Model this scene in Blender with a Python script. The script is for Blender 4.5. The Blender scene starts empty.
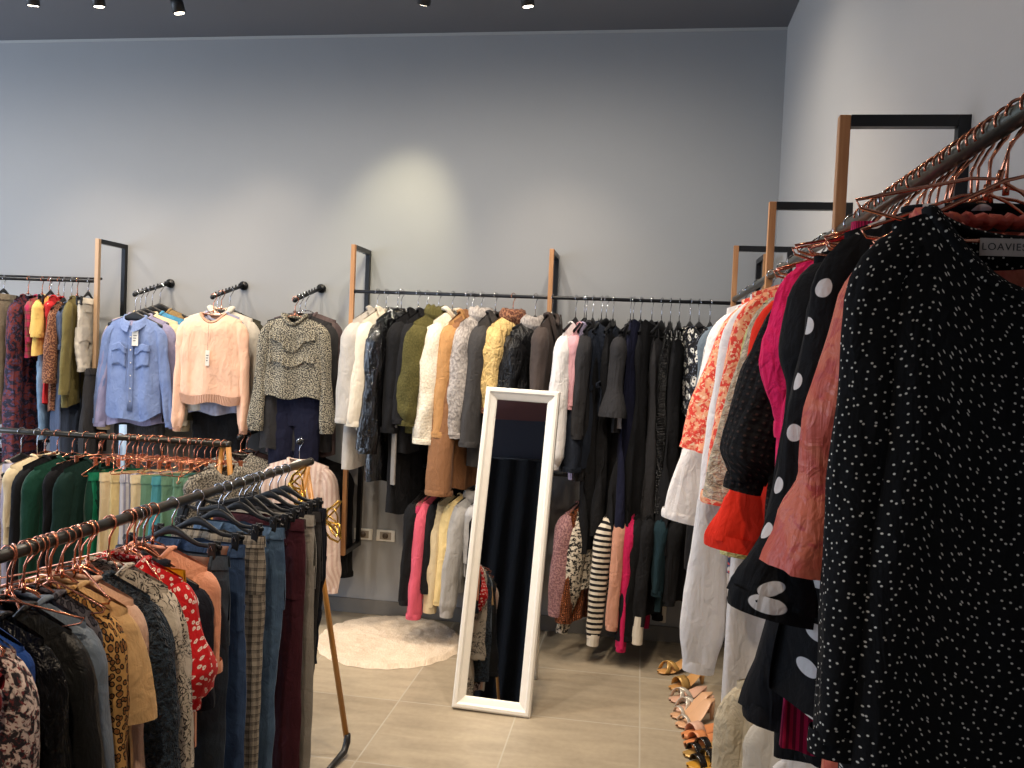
import bpy, math, random
from mathutils import noise, Vector, Matrix
PI = math.pi
sc = bpy.context.scene
COL = sc.collection
R = math.radians

# ------------------------------------------------------------------ helpers
def lin(c):
    c = c / 255.0
    return c / 12.92 if c <= .04045 else ((c + .055) / 1.055) ** 2.4
def rgb(t):
    return (lin(t[0]), lin(t[1]), lin(t[2]), 1.0)
def n3(x, y, z):
    return noise.noise(Vector((x, y, z)))

class MB:
    def __init__(s):
        s.v = []; s.f = []; s.uv = []
    def add(s, vs, fs, uv=None):
        o = len(s.v); s.v += [tuple(p) for p in vs]
        s.uv += uv if uv else [(p[0] + p[1], p[2]) for p in vs]
        s.f += [tuple(i + o for i in f) for f in fs]
        return s
    def box(s, x0, x1, y0, y1, z0, z1):
        vs = [(x, y, z) for x in (x0, x1) for y in (y0, y1) for z in (z0, z1)]
        return s.add(vs, [(0,1,3,2),(4,6,7,5),(0,4,5,1),(2,3,7,6),(0,2,6,4),(1,5,7,3)])
    def grid(s, nu, nv, fn, closed=False):
        vs = []; uv = []
        for j in range(nv + 1):
            for i in range(nu + 1):
                p = fn(i / nu, j / nv); vs.append(p[:3]); uv.append(p[3:5] if len(p) > 3 else (i / nu, j / nv))
        fs = [(j*(nu+1)+i, j*(nu+1)+i+1, (j+1)*(nu+1)+i+1, (j+1)*(nu+1)+i) for j in range(nv) for i in range(nu)]
        return s.add(vs, fs, uv)
    def tube(s, pts, r, n=8, closed=False, flat=1.0):
        pts = [Vector(p) for p in pts]; m = len(pts); vs = []; uv = []; L = 0; up = None
        rs = r if isinstance(r, (list, tuple)) else [r] * m
        for i, p in enumerate(pts):
            a = pts[(i - 1) % m] if closed or i > 0 else p
            b = pts[(i + 1) % m] if closed or i < m - 1 else p
            t = (b - a).normalized()
            if up is None:
                up = Vector((0, 1, 0)) if abs(t.y) < .9 else Vector((1, 0, 0))
            x = up.cross(t)
            if x.length < 1e-5: x = Vector((1, 0, 0)).cross(t)
            x.normalize(); y = t.cross(x).normalized(); up = y
            if i: L += (p - pts[i-1]).length
            for k in range(n):
                a2 = 2 * PI * k / n
                vs.append(p + x * (math.cos(a2) * rs[i]) + y * (math.sin(a2) * rs[i] * flat)); uv.append((rs[i] * a2, L))
        fs = []
        for i in range(m if closed else m - 1):
            for k in range(n):
                i2 = (i + 1) % m
                fs.append((i*n+k, i*n+(k+1) % n, i2*n+(k+1) % n, i2*n+k))
        if not closed:
            fs.append(tuple(range(n - 1, -1, -1))); fs.append(tuple((m-1)*n + k for k in range(n)))
        return s.add(vs, fs, uv)
    def ball(s, c, r, nu=12, nv=8):
        rr = r if isinstance(r, (list, tuple)) else (r, r, r)
        return s.grid(nu, nv, lambda u, v: (c[0] + rr[0]*math.cos(2*PI*u)*math.sin(PI*v), c[1] + rr[1]*math.sin(2*PI*u)*math.sin(PI*v), c[2] + rr[2]*math.cos(PI*v)))
    def cyl(s, a, b, r, n=16, r2=None):
        return s.tube([a, b], [r, r if r2 is None else r2], n)
    def mesh(s, name):
        me = bpy.data.meshes.new(name); me.from_pydata(s.v, [], s.f)
        ul = me.uv_layers.new(name='UVMap')
        li = [0] * len(me.loops); me.loops.foreach_get('vertex_index', li)
        fl = []
        for i in li: fl += s.uv[i]
        ul.data.foreach_set('uv', fl)
        return me
    def build(s, name, m, parent=None, smooth=True, bevel=0):
        me = s.mesh(name)
        if smooth: me.polygons.foreach_set('use_smooth', [True] * len(me.polygons))
        me.materials.append(m)
        o = bpy.data.objects.new(name, me); COL.objects.link(o)
        if parent: o.parent = parent
        if bevel:
            b = o.modifiers.new('b', 'BEVEL'); b.width = bevel; b.segments = 2; b.limit_method = 'ANGLE'
        return o

def tag(o, label=None, cat=None, group=None, kind=None):
    if label: o['label'] = label
    if cat: o['category'] = cat
    if group: o['group'] = group
    if kind: o['kind'] = kind
    return o
def empty(name, loc, rz=0, label=None, cat=None, group=None):
    o = bpy.data.objects.new(name, None); COL.objects.link(o)
    o.empty_display_size = .05; o.location = loc; o.rotation_euler = (0, 0, rz)
    return tag(o, label, cat, group)
def copy_thing(o, loc, rot, label, group=None):
    c = o.copy(); COL.objects.link(c); c.location = loc; c.rotation_euler = rot; c['label'] = label
    if group: c['group'] = group
    for ch in o.children:
        d = ch.copy(); COL.objects.link(d); d.parent = c
        for g in ch.children:
            e = g.copy(); COL.objects.link(e); e.parent = d
    return c

# ------------------------------------------------------------------ materials
class NT:
    def __init__(s, name):
        s.m = bpy.data.materials.new(name); s.m.use_nodes = True
        s.t = s.m.node_tree; s.b = s.t.nodes['Principled BSDF']; s.N = s.t.nodes; s.K = s.t.links
    def n(s, typ, **kw):
        o = s.N.new(typ)
        for k, v in kw.items():
            if k.startswith('i_'): o.inputs[int(k[2:]) if k[2:].isdigit() else k[2:].replace('_', ' ')].default_value = v
            else: setattr(o, k, v)
        return o
    def l(s, a, b): s.K.new(a, b)
    def math(s, op, a, b=0.0, c=None, clamp=False):
        o = s.n('ShaderNodeMath', operation=op, use_clamp=clamp)
        for i, q in enumerate((a, b, c)):
            if q is None: continue
            if isinstance(q, (int, float)): o.inputs[i].default_value = q
            else: s.l(q, o.inputs[i])
        return o.outputs[0]
    def mix(s, f, a, b):
        o = s.n('ShaderNodeMix', data_type='RGBA')
        for i, q in ((0, f), (6, a), (7, b)):
            if isinstance(q, (int, float, tuple)): o.inputs[i].default_value = q
            else: s.l(q, o.inputs[i])
        return o.outputs[2]
    def uv(s, sx=1, sy=1, sz=1, rot=0, src='UV'):
        c = s.n('ShaderNodeTexCoord'); m = s.n('ShaderNodeMapping'); s.l(c.outputs[src], m.inputs[0])
        m.inputs['Scale'].default_value = (sx, sy, sz); m.inputs['Rotation'].default_value = (0, 0, rot)
        return m.outputs[0]
    def vor(s, vec, scale=1, feature='F1', rnd=1.0, dim='2D', metric='EUCLIDEAN'):
        o = s.n('ShaderNodeTexVoronoi', feature=feature, voronoi_dimensions=dim)
        if feature != 'DISTANCE_TO_EDGE': o.distance = metric
        o.inputs['Scale'].default_value = scale; o.inputs['Randomness'].default_value = rnd
        s.l(vec, o.inputs['Vector']); return o
    def noi(s, vec, scale, detail=3, dist=0, dim='3D'):
        o = s.n('ShaderNodeTexNoise', noise_dimensions=dim); o.inputs['Scale'].default_value = scale
        o.inputs['Detail'].default_value = detail; o.inputs['Distortion'].default_value = dist
        s.l(vec, o.inputs['Vector']); return o.outputs[0]
    def step(s, x, lo, hi):
        o = s.n('ShaderNodeMapRange'); o.inputs[1].default_value = lo; o.inputs[2].default_value = hi
        o.clamp = True; s.l(x, o.inputs[0]); return o.outputs[0]

MATS = {}
def plain(name, c, rough=.5, metal=0.0, spec=.5, coat=0):
    if name in MATS: return MATS[name]
    t = NT(name); b = t.b
    n = t.noi(t.uv(src='Object'), 30, 3)
    b.inputs['Base Color'].default_value = rgb(c)
    c0 = rgb(c); t.l(t.mix(n, tuple(q*.93 for q in c0[:3]) + (1,), tuple(min(1, q*1.05) for q in c0[:3]) + (1,)), b.inputs['Base Color'])
    b.inputs['Roughness'].default_value = rough; b.inputs['Metallic'].default_value = metal
    b.inputs['Specular IOR Level'].default_value = spec; b.inputs['Coat Weight'].default_value = coat
    MATS[name] = t.m; return t.m

def fab(name, c1, c2=None, c3=None, pat='solid', s=1.0, rough=.88, sheen=.15, bump=.55, metal=0.0, coat=0.0, spec=.25, wr=1.0):
    if name in MATS: return MATS[name]
    t = NT(name); b = t.b
    A = rgb(c1); B = rgb(c2) if c2 else A; C3 = rgb(c3) if c3 else B
    uv = t.uv(); ob = t.uv(src='Object')
    height = t.math('ADD', t.noi(t.uv(1, 1, .28, src='Object'), 17, 4, .9), t.math('MULTIPLY', t.noi(t.uv(1, 1, .8, src='Object'), 30, 3, 1.2), .35)); hs = .022 * wr
    fine = t.noi(ob, 420, 2)
    col = None; rg = None
    if pat == 'solid': col = t.mix(t.noi(ob, 14, 4), tuple(q*.9 for q in A[:3])+(1,), tuple(min(1, q*1.07) for q in A[:3])+(1,))
    elif pat == 'dots':          # small scattered pin dots
        v = t.vor(t.uv(), 95*s, rnd=.8); m = t.step(v.outputs['Distance'], .10, .14)
        col = t.mix(m, B, A)
    elif pat == 'polka':
        v = t.vor(t.uv(1, .95), 15*s, rnd=.3); m = t.step(v.outputs['Distance'], .165, .175); col = t.mix(m, B, A)
    elif pat == 'leopard':
        w = t.noi(uv, 40*s, 2); v = t.vor(uv, 62*s); d = t.math('ADD', v.outputs['Distance'], t.math('MULTIPLY', t.math('SUBTRACT', w, .5), .5))
        ring = t.math('MULTIPLY', t.step(d, .22, .27), t.math('SUBTRACT', 1.0, t.step(d, .42, .48)))
        col = t.mix(ring, t.mix(t.step(d, .2, .3), C3, A), B)
    elif pat == 'floral':        # loose blossoms over ground, with smaller leaf marks
        v = t.vor(uv, 20*s); w = t.noi(uv, 60*s, 2)
        d = t.math('ADD', v.outputs['Distance'], t.math('MULTIPLY', t.math('SUBTRACT', w, .5), .35))
        v2 = t.vor(uv, 47*s); d2 = t.math('ADD', v2.outputs['Distance'], t.math('MULTIPLY', t.math('SUBTRACT', w, .5), .5))
        col = t.mix(t.step(d, .27, .33), B, A); col = t.mix(t.step(d, .07, .11), A, col)
        col = t.mix(t.step(d2, .15, .2), C3, col)
    elif pat == 'smallflower':   # small separate white flowers with coloured hearts
        v = t.vor(uv, 52*s, rnd=.75); w = t.noi(uv, 240*s, 2)
        d = t.math('ADD', v.outputs['Distance'], t.math('MULTIPLY', t.math('SUBTRACT', w, .5), .3))
        col = t.mix(t.step(d, .2, .25), B, A); col = t.mix(t.step(d, .06, .09), C3, col)
    elif pat == 'splash':        # painterly blotches
        w = t.noi(uv, 40*s, 4, .6); w2 = t.noi(uv, 85*s, 3, .5)
        col = t.mix(t.step(w, .46, .54), A, B); col = t.mix(t.step(w2, .56, .62), col, C3)
    elif pat == 'toile':         # thin ink drawing on pale ground
        w = t.noi(uv, 38*s, 5, 1.6); k = t.math('ABSOLUTE', t.math('SUBTRACT', w, .5))
        big = t.step(t.noi(uv, 8*s, 2), .42, .5)
        ink = t.math('MULTIPLY', t.math('SUBTRACT', 1.0, t.step(k, .02, .045)), big)
        col = t.mix(ink, A, B)
    elif pat == 'zebra':
        w = t.n('ShaderNodeTexWave', wave_type='BANDS', bands_direction='Y'); w.inputs['Scale'].default_value = 34*s
        w.inputs['Distortion'].default_value = 16; w.inputs['Detail'].default_value = 3; w.inputs['Detail Scale'].default_value = 1.6; t.l(uv, w.inputs[0])
        col = t.mix(t.step(w.outputs['Fac'], .42, .55), A, B)
    elif pat == 'speckle':       # tweed / heather
        w = t.noi(uv, 190*s, 2); col = t.mix(t.step(w, .44, .56), A, B); w2 = t.noi(uv, 120*s, 2); col = t.mix(t.step(w2, .58, .64), col, C3)
    elif pat == 'stripeh' or pat == 'stripev':
        sp = t.n('ShaderNodeSeparateXYZ'); t.l(uv, sp.inputs[0])
        ww = t.math('FRACT', t.math('MULTIPLY', sp.outputs[1 if pat == 'stripeh' else 0], 38*s)); col = t.mix(t.math('GREATER_THAN', ww, .52), A, B)
    elif pat == 'plaid':
        sp = t.n('ShaderNodeSeparateXYZ'); t.l(uv, sp.inputs[0])
        fx = t.math('FRACT', t.math('MULTIPLY', sp.outputs[0], 14*s)); fy = t.math('FRACT', t.math('MULTIPLY', sp.outputs[1], 14*s))
        a = t.math('GREATER_THAN', fx, .6); c = t.math('GREATER_THAN', fy, .6)
        h = t.math('GREATER_THAN', t.math('FRACT', t.math('MULTIPLY', t.math('ADD', sp.outputs[0], sp.outputs[1]), 160*s)), .5)
        f = t.math('MULTIPLY', t.math('ADD', a, c), .5); f = t.math('ADD', t.math('MULTIPLY', f, .75), t.math('MULTIPLY', h, .2), clamp=True)
        col = t.mix(f, A, B)
        l2 = t.math('MAXIMUM', t.math('GREATER_THAN', fx, .95), t.math('GREATER_THAN', fy, .95)); col = t.mix(l2, col, C3)
    elif pat == 'denim':
        sp = t.n('ShaderNodeSeparateXYZ'); t.l(uv, sp.inputs[0])
        h = t.math('FRACT', t.math('MULTIPLY', t.math('ADD', sp.outputs[0], sp.outputs[1]), 420))
        w = t.noi(ob, 12, 5); f = t.math('ADD', t.math('MULTIPLY', w, .9), t.math('MULTIPLY', h, .12)); col = t.mix(t.step(f, .25, .85), A, B)
    elif pat == 'fur':
        w = t.noi(t.uv(1, .6), 170*s, 4, .3); w2 = t.noi(ob, 12*s, 3); col = t.mix(t.step(t.math('ADD', t.math('MULTIPLY', w, .6), t.math('MULTIPLY', w2, .4)), .35, .65), A, B)
        height = w; hs = .012; bump = .5
    elif pat == 'eyelet':        # cut-work holes
        v = t.vor(uv, 70*s, rnd=.25); col = t.mix(t.step(v.outputs['Distance'], .13, .18), B, A)
        height = t.math('ADD', t.noi(uv, 30, 4), t.math('MULTIPLY', v.outputs['Distance'], .3)); hs = .03
    elif pat == 'sequin':
        v = t.vor(uv, 120*s, rnd=.4); col = t.mix(t.step(v.outputs['Distance'], .3, .45), A, B)
        rg = t.math('ADD', t.math('MULTIPLY', v.outputs['Distance'], .5), .15); height = v.outputs['Distance']; hs = .2
    elif pat == 'rib':
        w = t.n('ShaderNodeTexWave', wave_type='BANDS', bands_direction='X'); w.inputs['Scale'].default_value = 26*s; w.inputs['Distortion'].default_value = .6; t.l(uv, w.inputs[0])
        col = t.mix(w.outputs['Fac'], A, B); height = w.outputs['Fac']; hs = .12
    elif pat == 'lace':
        v = t.vor(uv, 60*s); w = t.noi(uv, 90*s, 3, 1); col = t.mix(t.step(t.math('MULTIPLY', w, v.outputs['Distance']), .1, .3), A, B)
        height = w; hs = .15
    t.l(col, b.inputs['Base Color'])
    b.inputs['Roughness'].default_value = rough; b.inputs['Metallic'].default_value = metal
    if rg is not None: t.l(rg, b.inputs['Roughness'])
    b.inputs['Specular IOR Level'].default_value = spec
    if max(c1) < 62 and sheen < .3: sheen = .02
    b.inputs['Sheen Weight'].default_value = sheen; b.inputs['Sheen Roughness'].default_value = .4
    b.inputs['Sheen Tint'].default_value = tuple(min(1, q*.6+.3) for q in A[:3]) + (1,)
    b.inputs['Coat Weight'].default_value = coat; b.inputs['Coat Roughness'].default_value = .15
    bp = t.n('ShaderNodeBump'); bp.inputs['Strength'].default_value = bump; bp.inputs['Distance'].default_value = hs
    t.l(height, bp.inputs['Height']); 
    bf = t.n('ShaderNodeBump'); bf.inputs['Strength'].default_value = .12; bf.inputs['Distance'].default_value = .002
    t.l(fine, bf.inputs['Height']); t.l(bp.outputs[0], bf.inputs['Normal']); t.l(bf.outputs[0], b.inputs['Normal'])
    MATS[name] = t.m; return t.m

COPPER = plain('rose_gold', (226, 150, 118), .22, 1.0)
GOLD = plain('gold', (214, 170, 80), .25, 1.0)
BLACKM = plain('black_metal', (26, 27, 30), .35, .4)
BLACKP = plain('black_plastic', (17, 17, 19), .45)
CHROME = plain('chrome', (200, 200, 205), .15, 1.0)
TAGW = plain('tag_card', (222, 216, 204), .7)
TAGK = plain('tag_card_brown', (190, 150, 108), .7)
TAGB = plain('tag_card_grey', (120, 110, 104), .7)
INK = plain('print_ink', (60, 55, 52), .7)
WHITEP = plain('white_plastic', (225, 222, 214), .4)
SOCK = plain('socket_grey', (150, 140, 126), .4)
def wood_mat():
    t = NT('oak_wood'); n = t.noi(t.uv(30, 30, 2, src='Object'), 1.5, 5, .8)
    t.l(t.mix(t.step(n, .3, .7), rgb((146, 98, 60)), rgb((184, 136, 92))), t.b.inputs['Base Color']); t.b.inputs['Roughness'].default_value = .5
    return t.m
WOOD = wood_mat()
def wall_mat(name, c):
    t = NT(name); g = t.uv(src='Object'); n = t.noi(g, 1.6, 4)
    A = rgb(c); t.l(t.mix(n, tuple(q*.95 for q in A[:3])+(1,), tuple(q*1.04 for q in A[:3])+(1,)), t.b.inputs['Base Color'])
    t.b.inputs['Roughness'].default_value = .75; t.b.inputs['Specular IOR Level'].default_value = .3
    bp = t.n('ShaderNodeBump'); bp.inputs['Strength'].default_value = .1; bp.inputs['Distance'].default_value = .003
    t.l(t.noi(g, 180, 3), bp.inputs['Height']); t.l(bp.outputs[0], t.b.inputs['Normal']); return t.m
WALL = wall_mat('wall_paint_grey', (150, 151, 152))
WALLR = wall_mat('wall_paint_light', (164, 161, 158))
CEIL = wall_mat('ceiling_paint_charcoal', (104, 105, 109))
SKIRT = plain('skirting_grey', (112, 108, 102), .5)
def floor_mat():
    t = NT('floor_tiles'); c = t.n('ShaderNodeTexCoord'); m = t.n('ShaderNodeMapping'); t.l(c.outputs['Object'], m.inputs[0])
    m.inputs['Location'].default_value = (-.068/.527, -3.51/.56, 0); m.inputs['Scale'].default_value = (1/.527, 1/.56, 1)
    sp = t.n('ShaderNodeSeparateXYZ'); t.l(m.outputs[0], sp.inputs[0])
    fx = t.math('FRACT', sp.outputs[0]); fy = t.math('FRACT', sp.outputs[1])
    ex = t.math('MINIMUM', fx, t.math('SUBTRACT', 1.0, fx)); ey = t.math('MINIMUM', fy, t.math('SUBTRACT', 1.0, fy))
    e = t.math('MINIMUM', ex, ey); j = t.step(e, .004, .008)
    cl = t.n('ShaderNodeTexWhiteNoise', noise_dimensions='2D'); cb = t.n('ShaderNodeCombineXYZ')
    t.l(t.math('FLOOR', sp.outputs[0]), cb.inputs[0]); t.l(t.math('FLOOR', sp.outputs[1]), cb.inputs[1]); t.l(cb.outputs[0], cl.inputs['Vector'])
    n = t.noi(t.uv(3, 12, 1, src='Object'), 1.4, 6, .5); n2 = t.noi(t.uv(src='Object'), 40, 4)
    f = t.math('ADD', t.math('MULTIPLY', n, .55), t.math('ADD', t.math('MULTIPLY', n2, .25), t.math('MULTIPLY', cl.outputs[0], .2)))
    col = t.mix(t.step(f, .3, .7), rgb((136, 125, 108)), rgb((170, 157, 136)))
    t.l(t.mix(j, rgb((168, 160, 146)), col), t.b.inputs['Base Color']); t.b.inputs['Roughness'].default_value = .5
    bp = t.n('ShaderNodeBump'); bp.inputs['Strength'].default_value = .2; bp.inputs['Distance'].default_value = .002
    t.l(j, bp.inputs['Height']); t.l(bp.outputs[0], t.b.inputs['Normal']); return t.m

# ------------------------------------------------------------------ room
H = 3.35; YB = 4.637; XR = .686; XL = -6.2; YF = -3.2
def struct(name, x0, x1, y0, y1, z0, z1, m, bevel=0):
    return tag(MB().box(x0, x1, y0, y1, z0, z1).build(name, m, smooth=False, bevel=bevel), kind='structure')
struct('floor', XL-.2, XR+.2, YF-.2, YB+.2, -.12, 0, floor_mat())
struct('ceiling', XL-.2, XR+.2, YF-.2, YB+.2, H, H+.12, CEIL)
struct('wall_back', XL-.2, XR+.2, YB, YB+.15, 0, H, WALL)
struct('wall_right', XR, XR+.15, YF-.2, YB, 0, H, WALLR)
fw = MB().box(XL-.2, -5.3, YF-.15, YF, 0, H).box(-5.3, -2.9, YF-.15, YF, 2.7, H).box(-2.9, XR, YF-.15, YF, 0, H)
tag(fw.build('wall_front', plain('maroon_wall', (96, 62, 62), .8), smooth=False), kind='structure')
lw = MB().box(XL-.15, XL, YF, .3, 0, H).box(XL-.15, XL, 4.1, YB, 0, H).box(XL-.15, XL, .3, 4.1, 2.95, H).box(XL-.15, XL, .3, 4.1, 0, .25)
tag(lw.build('wall_left', WALL, smooth=False), kind='structure')
struct('baseboard_back', XL, XR, YB-.014, YB, 0, .085, SKIRT, .003)
struct('baseboard_right', XR-.014, XR, YF, YB-.014, 0, .085, SKIRT, .003)
struct('trim_ceiling', XL, XR, YB-.006, YB, H-.014, H, plain('trim_light', (168, 168, 166), .6))
# shop windows that let the daylight in (left wall and front wall)
gt = NT('shop_glass'); gt.b.inputs['Transmission Weight'].default_value = 1; gt.b.inputs['Roughness'].default_value = 0; gt.b.inputs['IOR'].default_value = 1.0
gt.b.inputs['Base Color'].default_value = (.95, .97, 1, 1); GLASS = gt.m
w1 = tag(empty('window_1', (XL, 2.2, .25)), kind='structure')
f = MB()
for y in (-1.9, -.65, .62, 1.87): f.box(-.1, -.04, y-.03, y+.03, 0, 2.7)
f.box(-.1, -.04, -1.9, 1.9, 0, .05).box(-.1, -.04, -1.9, 1.9, 2.65, 2.7).build('window_frame', BLACKM, w1, smooth=False)
MB().box(-.075, -.07, -1.87, 1.87, .05, 2.65).build('glass_pane', GLASS, w1, smooth=False)
w2 = tag(empty('window_2', (-4.1, YF, 0)), kind='structure')
f = MB()
for x in (-1.17, 0, 1.17): f.box(x-.03, x+.03, -.1, -.04, 0, 2.7)
f.box(-1.2, 1.2, -.1, -.04, 0, .06).box(-1.2, 1.2, -.1, -.04, 2.64, 2.7).build('window_frame', BLACKM, w2, smooth=False)
MB().box(-1.17, 1.17, -.075, -.07, .06, 2.64).build('glass_pane', GLASS, w2, smooth=False)

# ------------------------------------------------------------------ garment pieces
def lerp(a, b, t): return a + (b - a) * t
def prof(p, s):
    if s <= p[0][0]: return p[0][1]
    for (a, x), (b, y) in zip(p, p[1:]):
        if s <= b:
            t = (s - a) / (b - a); t = t * t * (3 - 2 * t); return x + (y - x) * t
    return p[-1][1]

class Torso:
    """closed hanging bodice: width profile, flattened section, folds that grow to the hem"""
    def __init__(s, ws=.17, L=.55, wp=None, t=.035, slope=.33, neck=.06, nd=.05, nb=.012, top=-.095, folds=3.0, amp=.01, seed=0, hem=.01, wr=.006, tw=0, sway=0, hemf=None):
        s.__dict__.update(locals())
        s.wp = wp or [(0, ws), (.12, ws*.99), (.45, ws*1.08), (1, ws*1.13)]
    def P(s, th, q, off=0):
        c, sn = math.cos(th), math.sin(th); front = sn < 0
        w = prof(s.wp, q); sg = -1 if front else 1
        u = w * (abs(c) ** .85) * (1 if c > 0 else -1)
        tt = lerp(.008, s.t, min(1, q / .14) ** .7) * (abs(sn) ** .75)
        u0 = u * s.ws / w
        if abs(u0) < s.neck:
            k = 1 - (u0 / s.neck) ** 2; z0 = s.top - (s.nd if front else s.nb) * k; y0 = .02 * k ** .5
        else: z0 = s.top - s.slope * (abs(u0) - s.neck); y0 = 0
        zb = s.top - s.L - s.hem * math.sin(u * 30 + s.seed) + (s.hemf(u) if s.hemf else 0)
        z = lerp(z0, zb, q)
        y = sg * (tt + y0 * max(0, 1 - q * 6))
        a = s.amp * min(1, q * 1.6) ** .8
        y += a * math.sin(u / s.ws * s.folds * 1.7 + s.seed * 2.1 + .6 * math.sin(q * 4 + s.seed)) + a * .6 * sg * math.sin(u / s.ws * s.folds * 2.9 + s.seed * 5)
        y += sg * s.wr * n3(u * 14 + s.seed * 7, sg * 3, z * 9) * min(1, q * 5) + s.sway * q * q
        u += .5 * s.wr * n3(z * 8, s.seed * 3.3, sg) + s.tw * q * y * 2
        return Vector((u, y + sg * off, z))
    def build(s, m, root, name='body', nu=44, nv=26):
        mb = MB()
        def fn(a, b):
            th = a * 2 * PI; p = s.P(th, b); w = prof(s.wp, b); return (p.x, p.y, p.z, p.x if a >= .5 else -p.x - 2 * w, -b * s.L)
        mb.grid(nu, nv, fn)
        s.root = root; s.ob = mb.build(name, m, root); return s.ob
    def th(s, u, q, front=True):
        w = prof(s.wp, q); c = max(-1, min(1, u / w)); c = (abs(c) ** (1/.85)) * (1 if c >= 0 else -1)
        a = math.acos(c); return (2 * PI - a) if front else a
    def at(s, u, z, off=.004, front=True):
        q = max(0.0, min(1.0, (s.top - z) / s.L)); return s.P(s.th(u, q, front), q, off)
    def patch(s, name, m, u0, u1, z0, z1, off=.005, n=8, front=True, tilt=0):
        mb = MB(); mb.grid(n, n, lambda a, b: tuple(s.at(lerp(u0, u1, a), lerp(z1, z0, b) + tilt*abs(a-.5)*2, off, front)) + (lerp(u0, u1, a), lerp(z1, z0, b)))
        o = mb.build(name, m, s.root); md = o.modifiers.new('t', 'SOLIDIFY'); md.thickness = .004; md.offset = 0; return o
    def neckband(s, name, m, r=.0055, up=.002, ruff=0, flat=1.6, n=40):
        pts = []
        for i in range(n):
            th = 2 * PI * i / n; c = math.cos(th); k = 1 - c * c; fr = math.sin(th) < 0
            pts.append((s.neck * c * 1.02, (-1 if fr else 1) * (.028 * k ** .5), s.top - (s.nd if fr else s.nb) * k + up + ruff * math.sin(i * 2.3)))
        return MB().tube(pts, r, 6, closed=True, flat=flat).build(name, m, s.root)
    def shirt_collar(s, m, h=.04, spread=.03):
        mb = MB()
        def fn(a, b):
            th = PI * 1.5 + (a - .5) * 2 * PI * .96 + PI; c = math.cos(th); sn = math.sin(th); fr = max(0, -sn)
            x = s.neck * c * (1 + b * .35); y = .032 * sn * (1 + b * .6) - b * fr * .012; z = s.top + .012 - s.nd * fr * .8 + h * (.35 - b * 1.05) * (1 if b > .3 else 1) - b * fr * spread
            if b < .3: z = s.top + .012 - s.nd * fr * .8 + h * .5 * (b / .3) - .01
            return (x, y, z, a * .4, b * .06)
        return mb.grid(32, 5, fn).build('collar', m, s.root)
    def lapels(s, m, L=.22, w=.05):
        mb = MB()
        for sd in (-1, 1):
            def fn(a, b, sd=sd):
                z = s.top + .01 - b * L; wid = w * math.sin(PI * min(1, .25 + b * .75)) * (.5 + .5 * (1 - b))
                u = sd * (s.neck * (1 - b) * .9 + .006 + a * wid); p = s.at(u, min(s.top - .002, z), .010 + .006 * math.sin(PI * a)); return (p.x, p.y, z, u, z)
            mb.grid(4, 14, fn)
        return mb.build('lapel', m, s.root)
    def hood(s, m, r=.036, droop=.05, fur=.0):
        mb = MB()
        def fn(a, b):
            th = a * 2 * PI; ph = b * 2 * PI; rr = r * (1 + .25 * math.sin(th + PI))
            cx, cy = math.cos(th) * s.neck * 1.15, math.sin(th) * .03
            z = s.top - r * .35 + droop * .25 * math.sin(th)
            n = n3(th * 2, ph * 1.2, s.seed) * (.25 + fur)
            return (cx + math.cos(th) * math.cos(ph) * rr * .7, cy + (math.sin(th)) * math.cos(ph) * rr * .7, z + math.sin(ph) * rr * (1 + n), a * .5, b * .2)
        return mb.grid(28, 12, fn).build('hood', m, s.root)
    def buttons(s, m, n, z0, z1, r=.006, u=0):
        for i in range(n):
            p = s.at(u, lerp(z0, z1, i / max(1, n-1)), .004)
            MB().cyl(p, p + Vector((0, -.004, 0)), r, 10).build('button', m, s.root)
    def tag_card(s, m=None, u=.02, z=-.2, w=.02, h=.045, string=True, ink=True):
        p = s.at(u, z, .012); p = Vector((p.x, p.y, p.z))
        o = MB().box(p.x-w/2, p.x+w/2, p.y-.0015, p.y, p.z-h, p.z).build('price_tag', m or TAGW, s.root, smooth=False)
        if ink:
            k = MB()
            for i in range(3): k.box(p.x-w*.3, p.x+w*(.3-.1*i), p.y-.0022, p.y-.0016, p.z-h*(.35+.17*i), p.z-h*(.3+.17*i))
            k.build('print', INK, o, smooth=False)
        if string: MB().tube([(p.x, p.y, p.z-.003), (p.x*.7, p.y+.002, (p.z+s.top)/2), (p.x*.3, p.y+.006, s.top-s.nd)], .0008, 4).build('tag_string', INK, o)

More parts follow.
